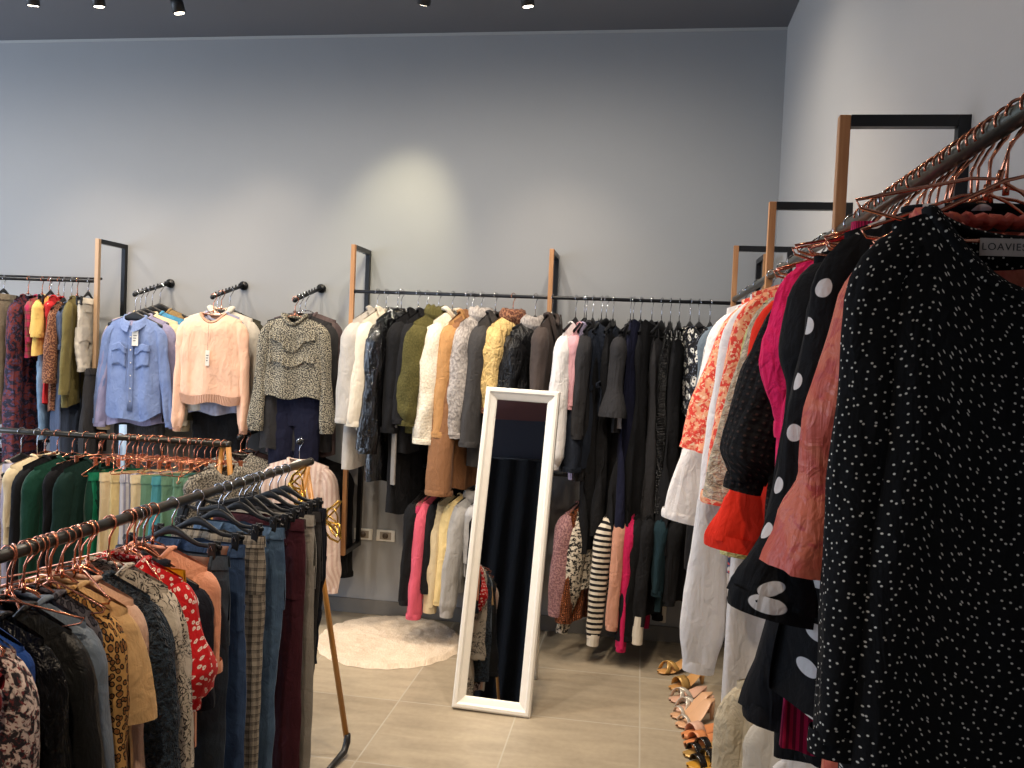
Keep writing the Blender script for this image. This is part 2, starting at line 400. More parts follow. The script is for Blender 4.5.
def sleeve(root, T, side, m, L=.5, ru=None, ry=None, a0=8, a1=4, cap=45, fwd=0, wr=.005, seed=0, name='sleeve', cuff=None, cm=None, nv=30, nu=20, drop=0, frill=0, ryk=.62):
    """tube from the shoulder end; ru/ry = radius profiles in the garment plane and across it"""
    ru = ru or [(0, .055), (.5, .045), (1, .032)]; ry = ry or [(s, r * ryk) for s, r in ru]
    r0 = prof(ru, 0)
    p = Vector((side * (T.ws - r0 * .75), 0, T.top - T.slope * (T.ws - T.neck) - r0 * .55 - drop))
    path = [p.copy()]; tans = []
    for i in range(nv):
        q = i / nv; a = R(lerp(cap, a0, min(1, q / .12)) if q < .12 else lerp(a0, a1, (q - .12) / .88))
        t = Vector((side * math.sin(a), 0, -math.cos(a))); tans.append(t); p = p + t * (L / nv); p.y = -fwd * q * q; path.append(p.copy())
    tans.append(tans[-1])
    mb = MB()
    def fn(a, b, shrink=1.0):
        i = min(nv, int(round(b * nv))); c = path[i]; t = tans[i]; N = Vector((t.z * -1, 0, t.x)) * 1
        th = a * 2 * PI; kk = shrink * (.6 + .4 * min(1, b / .13) ** .6); k1 = prof(ru, b) * kk; k2 = prof(ry, b) * kk
        w = wr * (1.2 * n3(math.cos(th) * 1.6 + seed, math.sin(th) * 1.6, b * L * 9 + math.cos(th) * 2) + .25 * math.sin(b * L * 70 + 2 * math.cos(th) + seed) * n3(seed, b * 6, 2)) + .006 * b * math.sin(th * 3 + seed * 2 + b * 2)
        if frill and b > .9: w += frill * math.sin(th * 7 + seed) * (b - .9) * 10
        q = c + N * (math.cos(th) * (k1 + w)) + Vector((0, 1, 0)) * (math.sin(th) * (k2 + w))
        return (q.x, q.y, q.z, a * 5.5 * (prof(ru, b) * .5 + prof(ru, 0) * .5), -b * L)
    mb.grid(nu, nv, fn)
    mb.grid(nu, 2, lambda a, b: (lambda q: (q[0] - tans[-1].x * .02 * b, q[1], q[2] - tans[-1].z * .02 * b, q[3], q[4]))(fn(a, 1.0, 1 - .18 * b)))
    o = mb.build(name, m, root)
    if cuff:
        c = MB(); h = cuff; e = path[-1]; t = tans[-1]; N = Vector((-t.z, 0, t.x)); k1 = prof(ru, 1) * 1.03; k2 = prof(ry, 1) * 1.03
        def cf(a, b):
            th = a * 2 * PI; k = 1 + .03 * math.sin(PI * b); q = e + t * (h * (b - .35)) + N * (math.cos(th) * k1 * k) + Vector((0, 1, 0)) * (math.sin(th) * k2 * k)
            return (q.x, q.y, q.z, a * .2, b * h)
        c.grid(nu, 5, cf).build('cuff', cm or m, o)
    return o

def band(root, name, m, T, z, h=.03, k=1.04):
    mb = MB(); q0 = (T.top - z) / T.L
    def fn(a, b):
        q = min(1.0, q0 + b * h / T.L); p = T.P(a * 2 * PI, q, .004); return (p.x * k, p.y, p.z - (max(0, q0 * T.L + b * h - T.L)), a * .8, b * h)
    return mb.grid(40, 4, fn).build(name, m, root)

# ---- whole garments: each returns its root Empty (origin = where the hook sits on the rail)
ALL = []
def G(name, cat, short, loc, rz, group):
    o = empty(name, loc, rz, short, cat, group); ALL.append(short); return o

def top(name, cat, short, loc, rz, m, group, seed, L=.5, ws=.17, t=.035, slv=.5, ru=None, ry=None, a0=4, a1=3, cap=45, ryk=.62, collar='crew', cm=None, cuff=.03, folds=3, amp=.008, wp=None, nd=.05, neck=.06, hemband=False, wr=.006, tagc=None, both=True, fwd=0, frill=0, buttons=0, bm=None, slope=.33, drop=0, top_=-.095, hemf=None, sway=0, sm=None, nb=.012):
    r = G(name, cat, short, loc, rz, group)
    T = Torso(ws=ws, L=L, wp=wp, t=t, folds=folds, amp=amp, seed=seed, nd=nd, neck=neck, wr=wr, slope=slope, top=top_, hemf=hemf, sway=sway, nb=nb)
    T.build(m, r)
    if slv:
        for sd in (-1, 1):
            wl = sd == 1 and ('right' in group or 'back rail' in group)
            sleeve(r, T, sd, sm or m, slv, [(a, b * .62) for a, b in (ru or slim_ru)] if wl else ru, None if wl else ry, -1 if wl else a0 + (seed * 37 % 5) - 2, 0 if wl else a1, cap, fwd=fwd * (1 if sd > 0 else .6), wr=wr, seed=seed + sd, cuff=cuff, cm=cm, frill=frill, drop=drop, ryk=ryk)
    if collar == 'crew': T.neckband('neckband', cm or m)
    elif collar == 'shirt': T.shirt_collar(cm or m)
    elif collar == 'lapel': T.neckband('neckband', cm or m, .01, .008); T.lapels(cm or m)
    elif collar == 'hood': T.hood(cm or m)
    elif collar == 'fur': T.hood(cm or m, .042, fur=.3)
    elif collar == 'ruffle': T.neckband('ruffle', cm or m, .009, .012, .004, 1.9, 90)
    elif collar == 'high': T.neckband('neckband', cm or m, .012, .018, 0, 1.5)
    if hemband: band(r, 'hem_band', cm or m, T, T.top - L + .05, .05, 1.025)
    if buttons: T.buttons(bm or BLACKP, buttons, T.top - nd - .03, T.top - L + .05)
    if tagc: T.tag_card(**tagc)
    return r, T

def dress(name, cat, short, loc, rz, m, group, seed, L=.95, ws=.1, wp=None, strap=True, t=.035, amp=.016, folds=4, top_=-.13, **k):
    """sleeveless or strap dress"""
    r = G(name, cat, short, loc, rz, group)
    T = Torso(ws=ws, L=L, wp=wp or [(0, ws), (.15, ws*1.05), (.3, ws*.95), (1, ws*1.55)], t=t, folds=folds, amp=amp, seed=seed, neck=ws*.8, nd=.03, top=top_, slope=1.0)
    T.build(m, r)
    if strap:
        for sd in (-1, 1):
            u = sd * ws * .6
            MB().tube([(u, -.012, top_ - .02), (u * .9, -.006, top_ + .02), (u*.95, 0, -.105), (u*.9, .006, top_ + .02), (u, .012, top_ - .01)], .004, 6).build('strap', k.get('sm', m), r)
    if k.get('tagc'): T.tag_card(**k['tagc'])
    return r, T

def skirt(name, cat, short, loc, rz, m, group, seed, L=.5, w0=.13, w1=.17, t=.03, amp=.012, folds=5, z=-.09, bandm=None, tagc=None):
    r = G(name, cat, short, loc, rz, group)
    T = Torso(ws=w0, L=L, wp=[(0, w0), (.1, w0*1.02), (1, w1)], t=t, folds=folds, amp=amp, seed=seed, neck=.001, nd=0, nb=0, top=z, slope=0)
    T.build(m, r); band(r, 'waistband', bandm or m, T, z, .035, 1.02)
    if tagc: T.tag_card(**tagc)
    return r, T

def trousers(name, cat, short, loc, rz, m, group, seed, L=.85, hw=.155, w1=.07, t=.028, z=-.127, patch=None, tagc=None, jeans=False, thread=None, splay=.012):
    r = G(name, cat, short, loc, rz, group); ch = .23
    T = Torso(ws=hw, L=ch + .02, wp=[(0, hw), (.5, hw*1.06), (1, hw*1.06)], t=t, folds=2, amp=.004, seed=seed, neck=.001, nd=0, nb=0, top=z, slope=0, wr=.008)
    T.build(m, r, 'hips', nv=12); band(r, 'waistband', m, T, z, .034, 1.02)
    for sd in (-1, 1):
        mb = MB(); LL = L - ch + .06
        def fn(a, b, sd=sd):
            th = a * 2 * PI; w = prof([(0, hw*.54), (.45, lerp(hw*.54, w1, .7)), (1, w1)], b); zz = z - ch + .06 - b * LL
            cx = sd * (hw * .53 + (hw * .06) * (1 - b) * 0 - b * .015 + splay * b)
            x = cx + w * math.cos(th); y = (t * 1.1) * math.sin(th) * (1 - .25 * b) + .012 * math.sin(b * 5 + seed + sd) * b
            y += .006 * n3(math.cos(th) * 3 + seed, b * 9, sd * 4) ; x += .006 * n3(b * 8, seed + 5, sd * 2)
            return (x, y, zz, a * w * 4, -b * LL)
        mb.grid(20, 30, fn).build('leg', m, r)
    if jeans:
        for u in (-.10, -.04, .04, .10):
            u2 = u * hw / .13; T.patch('belt_loop', m, u2-.004, u2+.004, z-.04, z+.004, .008, 2)
        for sd in (-1, 1): T.patch('back_pocket', m, sd*hw*.5-.045, sd*hw*.5+.045, z-.17, z-.065, .006, 6, tilt=.0)
    else:
        for sd in (-1, 1): T.patch('pocket_welt', m, sd*hw*.5-.035, sd*hw*.5+.035, z-.085, z-.075, .005, 4)
    if patch: T.patch('leather_patch', patch, hw*.35, hw*.75, z-.035, z-.003, .009, 3)
    if tagc: T.tag_card(**tagc)
    return r, T

# ------------------------------------------------------------------ hangers
def hook_mb(r=.0021, R0=.0175, drop=-.085):
    pts = [(R0 * math.cos(R(a)), 0, R0 * math.sin(R(a))) for a in range(205, -61, -15)]
    pts += [(.004, 0, -.028), (0, 0, -.036), (0, 0, drop)]
    return MB().tube(pts, r, 6)
def mk_hanger(kind):
    if kind in ('wire', 'chrome'):
        m = COPPER if kind == 'wire' else CHROME
        w = .15; pts = [(0, 0, -.08), (.03, 0, -.088), (w-.02, 0, -.14), (w, 0, -.15), (w-.008, 0, -.158), (0, 0, -.156), (-w+.008, 0, -.158), (-w, 0, -.15), (-w+.02, 0, -.14), (-.03, 0, -.088)]
        o = MB().tube(pts, .0022, 6, closed=True).build('wire_hanger', m)
        hook_mb().build('hook', m, o)
        MB().tube([(0, 0, -.07), (0, 0, -.09)], .0042, 8).build('neck_sleeve', m, o)
    elif kind in ('black', 'white'):
        m = BLACKP if kind == 'black' else WHITEP; w = .16; mb = MB()
        def fn(a, b):
            x = lerp(-w, w, a); k = 1 - abs(x) / w; z = -.122 - .055 * (abs(x) / w) ** 1.3; h = .010 + .018 * k ** 3; th = b * 2 * PI
            return (x, .0045 * math.cos(th) * (1.2 if abs(x) > w*.8 else 1), z + h * math.sin(th))
        o = mb.grid(36, 10, fn).build('clothes_hanger', m)
        hook_mb(drop=-.115).build('hook', CHROME, o)
        MB().tube([(-w*.93, 0, -.184), (0, 0, -.187), (w*.93, 0, -.184)], .003, 6).build('trouser_bar', m, o)
    elif kind == 'clip':
        m = BLACKP; w = .15; mb = MB()
        def fn(a, b):
            x = lerp(-w, w, a); k = max(0, 1 - abs(x) / (w*.6)); z = -.100 + .030 * k * k * (3 - 2 * k) - .006 * abs(x) / w; h = .006 + .007 * k; th = b * 2 * PI
            return (x, .004 * math.cos(th), z + h * math.sin(th))
        o = mb.grid(36, 8, fn).build('clip_hanger', m)
        hook_mb(r=.0024, drop=-.068).build('hook', CHROME, o)
        for sd in (-1, 1):
            x = sd * w * .86
            c = MB().box(x-.011, x+.011, -.015, -.008, -.145, -.092).box(x-.011, x+.011, .008, .015, -.145, -.092).box(x-.009, x+.009, -.01, .01, -.115, -.098)
            cc = c.build('clip', m, o, smooth=False, bevel=.002)
            MB().tube([(x-.005, -.016, -.115), (x, -.019, -.098), (x+.005, -.016, -.115)], .0012, 5).build('clip_spring', CHROME, cc)
    elif kind == 'wireclip':
        m = COPPER; w = .13
        o = MB().tube([(-w, 0, -.085), (0, 0, -.08), (w, 0, -.085)], .0024, 6).build('wire_clip_hanger', m)
        hook_mb(drop=-.08).build('hook', m, o)
        for sd in (-1, 1):
            x = sd * w * .8
            MB().box(x-.008, x+.008, -.006, .006, -.115, -.078).build('clip', m, o, smooth=False, bevel=.001)
    o['category'] = 'hanger'
    return o
HW = {'wire': ('rose gold wire hanger', 'rose gold wire hangers'), 'chrome': ('thin chrome wire hanger', 'chrome wire hangers'), 'black': ('black hanger with chrome hook', 'black clothes hangers'),
      'white': ('white hanger', 'white clothes hangers'), 'clip': ('black clip hanger with chrome hook', 'black clip hangers'), 'wireclip': ('rose gold clip hanger', 'rose gold clip hangers')}
PROTO = {}
def hanger(kind, loc, rz, what, jit=0):
    """what = the phrase of the garment it carries"""
    d, g = HW[kind]; lab = what if what.startswith('!') else d + ' inside the ' + what
    if kind in ('clip', 'wireclip'): lab = what if what.startswith('!') else d + ' gripping the ' + what
    if lab[0] == '!': jit = R((11, -14, 6, -7, 15, -3, 9)[len(lab) % 7])
    lab = lab.lstrip('!')
    if kind not in PROTO:
        o = mk_hanger(kind); PROTO[kind] = o; o.location = loc; o.rotation_euler = (0, jit, rz); o['label'] = lab; o['group'] = g; return o
    return copy_thing(PROTO[kind], loc, (0, jit, rz), lab, g)

# ------------------------------------------------------------------ fixtures
def rail(name, a, b, r, label, cat='rail', m=None, group=None, stubs=()):
    a = Vector(a); b = Vector(b); root = empty(name, a, 0, label, cat, group)
    d = b - a; MB().cyl((0, 0, 0), d, r, 16).build('bar', m or BLACKM, root)
    for e in (Vector((0, 0, 0)), d): 
        u = d.normalized() * .006
        MB().cyl(e - u, e + u, r * 1.12, 16).build('end_cap', m or BLACKM, root)
    return root
def loop_frame(x, y, ax, label, post=WOOD):
    """wall-mounted rectangular loop, wooden front post; ax = direction from the front post to the wall"""
    z0, z1, D = .40, 2.115, .262
    r = empty('display_frame', (x, y, 0), 0 if ax == 'y' else -PI/2, label, 'display frame', 'wall display frames')
    MB().box(-.012, .012, -.012, .012, z0, z1).build('front_post', post, r, smooth=False, bevel=.002)
    MB().box(-.0125, .0125, .012, D-.026, z1-.026, z1).build('top_bar', BLACKM, r, smooth=False, bevel=.001)
    MB().box(-.0125, .0125, .012, D-.026, z0, z0+.026).build('bottom_bar', BLACKM, r, smooth=False, bevel=.001)
    MB().box(-.0125, .0125, D-.026, D, z0, z1).build('wall_bar', BLACKM, r, smooth=False, bevel=.001)
YR = 4.375; ZR = 1.86; XRR = .43
loop_frame(-3.115, YR, 'y', 'tall display frame beside the pale blue shirt', plain('lit_oak', (176, 146, 116), .5))  # oak made paler, with the light on this post put into its colour
loop_frame(-1.58, YR, 'y', 'tall display frame behind the light grey coat')
loop_frame(-.49, YR, 'y', 'tall display frame above the standing mirror')
loop_frame(.60, YR, 'y', 'half hidden display frame in the room corner')
loop_frame(.424, 1.966, 'x', 'display frame nearest the black dotted dress')
loop_frame(.424, 2.99, 'x', 'middle display frame of the right wall')
loop_frame(.424, 4.10, 'x', 'display frame of the right wall nearest the corner')
rail('clothes_rail', (-1.567, YR, ZR), (.587, YR, ZR), .0095, 'black clothes rail carrying coats and dark dresses along the back wall')
rail('clothes_rail', (-5.2, YR, ZR+.01), (-3.128, YR, ZR+.01), .0085, 'black clothes rail left of the pale blue shirt')
rail('clothes_rail', (-5.2, YR+.05, ZR+.03), (-3.128, YR+.05, ZR+.03), .006, 'thin second rail just behind the left clothes rail')
rail('clothes_rail', (XRR, -.5, ZR), (XRR, 4.09, ZR), .0135, 'thick black clothes rail running along the right wall', m=plain('dark_chrome', (92, 92, 84), .3, .8))
rail('clothes_rail', (-1.567, YR, .925), (.587, YR, .925), .0095, 'low black rail beneath the coats on the back wall')
rail('clothes_rail', (-5.2, YR, .93), (-3.128, YR, .93), .0095, 'low black rail under the left wall clothes')
rail('clothes_rail', (XRR, .3, .93), (XRR, 4.09, .93), .0095, 'low black rail under the right wall clothes')
def faceout(x, z, yf, label, tilt=.1):
    r = empty('faceout_arm', (x, YB, z), 0, label, 'faceout arm', 'faceout arms on the back wall')
    MB().cyl((0, 0, 0), (0, -.016, 0), .026, 20).build('wall_plate', BLACKM, r)
    L = YB - yf; e = Vector((-.02, -L, -L*tilt))
    MB().cyl((0, -.012, 0), e, .0095, 12).build('arm', BLACKM, r)
    MB().ball(e, .014).build('end_ball', BLACKM, r)
    for i in range(9):
        p = e * ((i + .7) / 9.6); MB().cyl(p + Vector((0, 0, .006)), p + Vector((0, 0, .024)), .0045, 8).build('stop_pin', BLACKM, r)
    return lambda t: (x - .02 * t, YB - L * t, z - L * tilt * t)
fo1 = faceout(-2.815, 1.89, 4.31, 'black pinned faceout arm holding the pale blue shirt', .28)
fo2 = faceout(-2.345, 1.89, 4.31, 'black pinned faceout arm holding the peach sweatshirt', .28)
fo3 = faceout(-1.862, 1.888, 4.31, 'black pinned faceout arm holding the patterned ruffled blouse', .28)
fo4 = faceout(-2.16, 1.06, 4.31, 'low faceout arm under the peach sweatshirt', .1)
fo5 = faceout(-1.80, 1.06, 4.28, 'low faceout arm under the patterned ruffled blouse', .1)
# sockets
for i, x in enumerate((-1.553, -1.418)):
    o = tag(empty('wall_socket', (x, YB, .467), 0), 'white wall socket %s' % ('nearer the left display frame' if i == 0 else 'nearer the hanging black dress'), 'socket', 'wall sockets')
    MB().box(-.056, .056, -.009, 0, -.033, .033).build('cover_plate', WHITEP, o, smooth=False, bevel=.003)
    q = MB().box(-.034, .034, -.0115, -.008, -.022, .022).build('insert', SOCK, o, smooth=False, bevel=.002)
    MB().cyl((0, -.011, 0), (0, -.0145, 0), .017, 20).build('socket_ring', plain('socket_dark', (90, 76, 62), .5), q)
# free-standing racks
RX, RZ = -1.227, 1.11
def rack_legs(root, base, ax, foot=True):
    for sd in (-1, 1):
        d = Vector((sd, 0, 0)) if ax == 'x' else Vector((0, sd, 0))
        o = Vector((0, 0, .0)); n = Vector((0, .02*sd, 0)) if ax == 'x' else Vector((.02*sd, 0, 0))
        t = base + n - d * .012 + Vector((0, 0, -.012)); b = base + n + d * .19; b.z = .05 - RZ
        leg = MB().tube([t, b], .011, 10).build('leg', WOODG, root)
        MB().tube([b + Vector((0, 0, .03)), b, b + Vector((.0, -.03, -.025)), b + Vector((-.012, -.10, -.036)), b + Vector((-.02, -.20, -.04))], [.013, .014, .013, .011, .009], 10).build('foot', BLACKP, leg)
WOODG = plain('honey_wood', (178, 124, 60), .35)
r1 = rail('garment_rack', (RX, .35, RZ), (RX, 3.0, RZ), .0135, 'free-standing dark rack with honey wooden legs, holding tops and jeans', 'garment rack', m=plain('gunmetal', (64, 62, 58), .3, .7))
rack_legs(r1, Vector((0, 2.62, 0)), 'x'); rack_legs(r1, Vector((0, .1, 0)), 'x')
r2 = rail('garment_rack', (-3.6, 3.355, RZ), (-1.745, 3.355, RZ), .013, 'free-standing dark rack with green, cream and mint clothes', 'garment rack', m=MATS['gunmetal'])
rack_legs(r2, Vector((1.84, 0, 0)), 'y'); rack_legs(r2, Vector((.1, 0, 0)), 'y')
tag(MB().tube([(-2.29, 3.42, 0), (-2.29, 3.42, 1.16)], .016, 12).build('pole', plain('pale_blue_paint', (150, 180, 215), .4)), 'pale blue upright pole under the pale blue shirt', 'pole')

for k, (cx, cz, lb) in enumerate(((-1.24, 1.02, 'gold ribbon bow tied under the rack end'), (-1.10, .90, 'loose gold ribbon curl at the rack end'))):
    random.seed(5 + k); c = Vector((cx, 2.93, cz)); pts = []
    for i in range(26): a = i * 1.1; pts.append(c + Vector((.030 * math.cos(a) * (1 + .3 * math.sin(i)), .02 * math.sin(a * 1.3), .045 * math.sin(a * .83) + .004 * (i - 13))))
    tag(MB().tube(pts, .0045, 6, flat=.5).build('gold_ribbon', GOLD), lb, 'ribbon')
# ------------------------------------------------------------------ standing mirror, rug
MW, ML = .345, 1.425
mr = empty('standing_mirror', (-.568, 3.50, 0), 0, 'white framed full length mirror leaning back on an easel stand', 'mirror')
mr.rotation_euler = (-R(13.0), R(1.2), -R(1.2))
WF = plain('white_lacquer', (232, 228, 220), .35)
pr = [(0, .0), (.0, -.022), (.008, -.030), (.020, -.030), (.028, -.020), (.042, -.014), (.050, -.010), (.056, -.002)]
mb = MB(); n = len(pr)
for k, (cx, cz) in enumerate(((-1, 0), (1, 0), (1, 1), (-1, 1))):
    for (i, d) in pr:
        mb.v.append((cx * (MW/2 - i), d, (i if cz == 0 else ML - i))); mb.uv.append((0, 0))
for k in range(4):
    for j in range(n - 1):
        a = k*n + j; b = ((k+1) % 4)*n + j; mb.f.append((a, b, b+1, a+1))
mb.box(-MW/2, MW/2, 0, .012, 0, ML); mb.build('frame', WF, mr, smooth=False)
mt = NT('mirror_glass'); mt.b.inputs['Metallic'].default_value = 1; mt.b.inputs['Roughness'].default_value = .015; mt.b.inputs['Base Color'].default_value = rgb((225, 225, 222))
MB().box(-MW/2+.05, MW/2-.05, -.004, -.002, .05, ML-.05).build('glass', mt.m, mr, smooth=False)
st = MB()
for sd in (-1, 1): st.tube([(sd*.12, .014, 1.15), (sd*.135, .42, .06)], .010, 8)
st.tube([(-.133, .39, .12), (.133, .39, .12)], .008, 8); st.build('easel_leg', WF, mr)
rugm = fab('rug_fur', (196, 178, 158), (222, 206, 186), pat='fur', s=.8, rough=1)
mb = MB()
def rf(a, b):
    th = a * 2 * PI; rr = .388 * b * (1 + .012 * math.sin(th * 23) * b + .015 * n3(math.cos(th) * 3, math.sin(th) * 3, 4)); x, y = rr * math.cos(th), rr * math.sin(th)
    z = .022 + .005 * n3(x * 28, y * 28, 1) + .003 * n3(x * 70, y * 70, 5) if b < .97 else .002
    return (x, y, z, x, y)
mb.grid(120, 44, rf)
o = mb.build('round_rug', rugm); o.location = (-1.245, 4.215, 0); tag(o, 'round cream shaggy rug on the floor left of the mirror', 'rug')

# ------------------------------------------------------------------ fabrics
F = fab
grey_wool = F('grey_wool', (178, 172, 164), rough=.95); cream_wool = F('cream_wool', (212, 202, 184)); patent = F('patent_black', (7, 7, 9), rough=.16, spec=.5, coat=.6, sheen=0, bump=.9, wr=1.5)
navyc = F('navy_cloth', (20, 23, 34)); blackc = F('black_cloth', (13, 13, 16)); blackm = F('black_matte', (19, 19, 22)); char = F('charcoal_cloth', (44, 43, 45)); darkgrey = F('dark_grey_wool', (60, 58, 58))
olive = F('olive_fur', (66, 62, 32), (96, 90, 50), pat='fur', s=.9, rough=1); creamfur = F('cream_fur', (206, 194, 172), (238, 230, 212), pat='fur', s=.8, rough=1)
camel = F('camel_wool', (178, 132, 84), sheen=.2); greyfur = F('grey_fur', (110, 104, 102), (192, 184, 178), pat='fur', s=.6, rough=1)
yellowp = F('yellow_puffer', (214, 182, 120), rough=.6, bump=1, wr=1.6); blackp = F('black_puffer', (22, 22, 24), rough=.35, sheen=0, bump=.8, wr=1.5); brownf = F('brown_cloth', (74, 64, 60))
suede = F('brown_suede', (134, 94, 64)); white = F('white_cotton', (226, 222, 220)); white2 = F('white_lace', (222, 218, 214), (190, 186, 184), pat='lace', bump=.6); pink = F('pale_pink', (214, 160, 166)); lilac = F('lilac_cloth', (186, 174, 202))
denimd = F('dark_denim', (34, 46, 68), (66, 84, 112), pat='denim'); deniml = F('light_denim', (90, 120, 154), (150, 178, 206), pat='denim'); denimm = F('mid_denim', (30, 46, 76), (62, 86, 122), pat='denim'); denimg = F('greyblue_denim', (34, 42, 54), (72, 84, 98), pat='denim')
chamb = F('chambray', (100, 118, 162), (128, 146, 186), pat='denim'); peach = F('peach_jersey', (234, 188, 160)); tan = F('tan_jersey', (198, 160, 112)); cream = F('cream_cotton', (226, 206, 168)); creamy = F('cream_yellow', (220, 196, 140))
skyb = F('sky_blue', (76, 140, 178)); khaki = F('khaki_cloth', (140, 116, 78)); olivec = F('olive_cloth', (108, 98, 58)); greyc = F('grey_jersey', (164, 162, 160)); offw = F('off_white', (204, 196, 182))
tweed = F('tweed_speckle', (168, 160, 140), (20, 22, 28), (52, 52, 54), pat='speckle', s=.85); tweedg = F('tweed_grey', (150, 142, 128), (60, 58, 56), pat='speckle', s=.8)
dkflor = F('dark_floral', (30, 28, 44), (104, 46, 46), (70, 62, 92), pat='splash', s=.8); leo = F('leopard_small', (150, 104, 78), (44, 30, 28), (120, 70, 54), pat='leopard', s=1.5); leob = F('leopard_large', (186, 142, 84), (24, 18, 18), (130, 84, 42), pat='leopard', s=1.15); leog = F('leopard_grey', (92, 88, 94), (26, 26, 34), (62, 58, 66), pat='leopard', s=1.3)
yellow = F('yellow_cotton', (226, 190, 108)); red = F('red_cloth', (190, 40, 44)); redflo = F('red_small_flowers', (194, 26, 32), (236, 220, 210), (214, 120, 110), pat='smallflower')
mustard = F('mustard_cloth', (204, 144, 20)); velnav = F('navy_crushed_velvet', (18, 30, 44), (52, 70, 88), pat='lace', bump=.8, sheen=.4); toile = F('toile_cream', (196, 184, 168), (40, 36, 38), pat='toile'); pinkb = F('pink_beige', (206, 170, 148))
satk = F('black_satin', (14, 14, 16), rough=.3, sheen=0, bump=.8, wr=2); leath = F('black_leather', (28, 28, 28), rough=.42, sheen=0, bump=.5); bluex = F('royal_blue', (26, 62, 128))
nordic = F('nordic_knit', (214, 196, 188), (44, 40, 46), (112, 54, 56), pat='splash', s=1.6); dgreen = F('bottle_green_velvet', (14, 58, 44), sheen=.45); dgreen2 = F('dark_green_cloth', (12, 40, 34)); egreen = F('emerald_satin', (16, 112, 80), rough=.4, wr=1.5)
mint = F('mint_cloth', (108, 146, 120)); mintb = F('mint_blue', (78, 150, 160)); stripe = F('grey_stripe_cloth', (206, 204, 210), (150, 152, 176), pat='stripev', s=1.2); plaidc = F('beige_plaid', (206, 190, 170), (168, 150, 136), (120, 104, 98), pat='plaid', s=1.2)
plaidg = F('grey_plaid', (152, 144, 132), (66, 62, 60), (40, 38, 38), pat='plaid', s=3.0); maroon = F('maroon_velvet', (58, 18, 30), sheen=.3); coral = F('coral_satin', (196, 90, 74), (206, 108, 84), (188, 80, 74), pat='splash', s=.5, rough=.42, wr=1.4)
dotk = F('black_pin_dot', (9, 9, 11), (214, 208, 196), pat='dots'); polk = F('black_polka', (9, 9, 12), (212, 206, 202), pat='polka'); magenta = F('magenta_crepe', (226, 28, 92), bump=.7, wr=2); redor = F('orange_red', (238, 50, 28))
kimono = F('coral_kimono', (226, 70, 56), (244, 170, 128), (250, 206, 170), pat='splash', s=1.3); eyel = F('black_eyelet', (15, 14, 15), (60, 44, 38), pat='eyelet'); kseq = F('black_sequin', (14, 14, 16), (34, 34, 36), pat='sequin', rough=.3, metal=.3)
bwflor = F('black_white_flower', (20, 20, 24), (220, 216, 206), (90, 96, 110), pat='floral', s=1.2); magpl = F('magenta_pleats', (196, 34, 84), (120, 16, 54), pat='stripev', s=2.6); lacecr = F('cream_lace', (216, 200, 174), (180, 162, 136), pat='lace'); ylace = F('yellow_lace', (222, 214, 150), (190, 180, 110), pat='lace')
zebra = F('black_cream_zebra', (208, 198, 182), (22, 20, 22), (208, 198, 182), pat='splash', s=1.5); bwst = F('black_cream_stripes', (212, 202, 186), (24, 22, 26), pat='stripeh', s=.95); mauvek = F('mauve_knit', (170, 128, 124), (126, 88, 92), pat='speckle', s=.6); rustseq = F('rust_sequin', (150, 84, 44), (78, 40, 26), pat='sequin', rough=.35, metal=.5)
dustp = F('dusty_pink', (206, 88, 108)); magplaid = F('magenta_plaid', (176, 40, 84), (110, 92, 70), (60, 20, 36), pat='plaid', s=1.6); fuch = F('fuchsia', (180, 24, 76)); ribcr = F('cream_crinkle', (206, 192, 164), bump=.8, wr=1.6); teal = F('dark_teal', (22, 44, 52)); navyl = F('ink_navy', (16, 18, 40))
bluflor = F('blue_white_flower', (60, 74, 110), (220, 214, 210), (196, 90, 90), pat='floral', s=1.4); tshirt = F('white_tee', (222, 214, 206)); brownv = F('brown_velvet', (50, 34, 36), sheen=.4); sal = F('blush_stripe', (206, 186, 176), (190, 164, 154), pat='stripev', s=1.0)
leathbr = plain('brown_leather', (96, 58, 40), .6)

coat_ru = [(0, .068), (.5, .056), (1, .05)]; slim_ru = [(0, .05), (.5, .037), (1, .028)]
HH = []
def hang(kind, T, loc, rz, hl, jit=0):
    hanger(kind, loc, rz, hl, jit)

# ------------------------------------------------------------------ back rail, coats
def onC(x, z=ZR): return (x, YR, z)
gC = 'coats on the back rail'
def coat(x, dz, seed, label, hl, m, L, slv, ws=.165, t=.045, hk='chrome', name='coat', cat='coat', **k):
    x += .04 if x < -.45 else (.05 if x < .2 else 0); rz = PI/2 + R(dz - 2 if x < .2 else dz); k.setdefault('ru', coat_ru); k.setdefault('cuff', .03); k.setdefault('a0', 7); k.setdefault('a1', 3); k.setdefault('ryk', 1.0); k.setdefault('slope', .55)
    if hk == 'black': k.setdefault('top_', -.13)
    r, T = top(name, cat, label, onC(x), rz, m, k.pop('group', gC), seed, L=L, ws=ws, t=t, slv=slv, **k)
    hanger(hk, onC(x), rz, hl); return r, T
coat(-1.475, -24, 1, 'long light grey wool coat with wide lapels, leftmost on back rail', 'light grey coat', grey_wool, .85, .5, ws=.18, t=.05, collar='lapel', ru=[(0,.075),(.6,.066),(1,.062)])
coat(-1.425, -22, 2, 'cream wool coat between the grey and patent coats', 'cream wool coat', cream_wool, .64, .52, ws=.175, collar='lapel', ru=[(0,.07),(1,.058)])
coat(-1.36, -20, 3, 'long glossy black patent coat on the back rail', 'glossy patent coat', patent, .92, .66, ws=.175, t=.05, collar='shirt', wr=.014)
r, T = coat(-1.34, -50, 4, 'navy zipped jacket with a white neck label', 'navy zipped jacket', navyc, .62, .5, ws=.17, t=.05, collar='shirt', hk='black', name='jacket', cat='jacket')
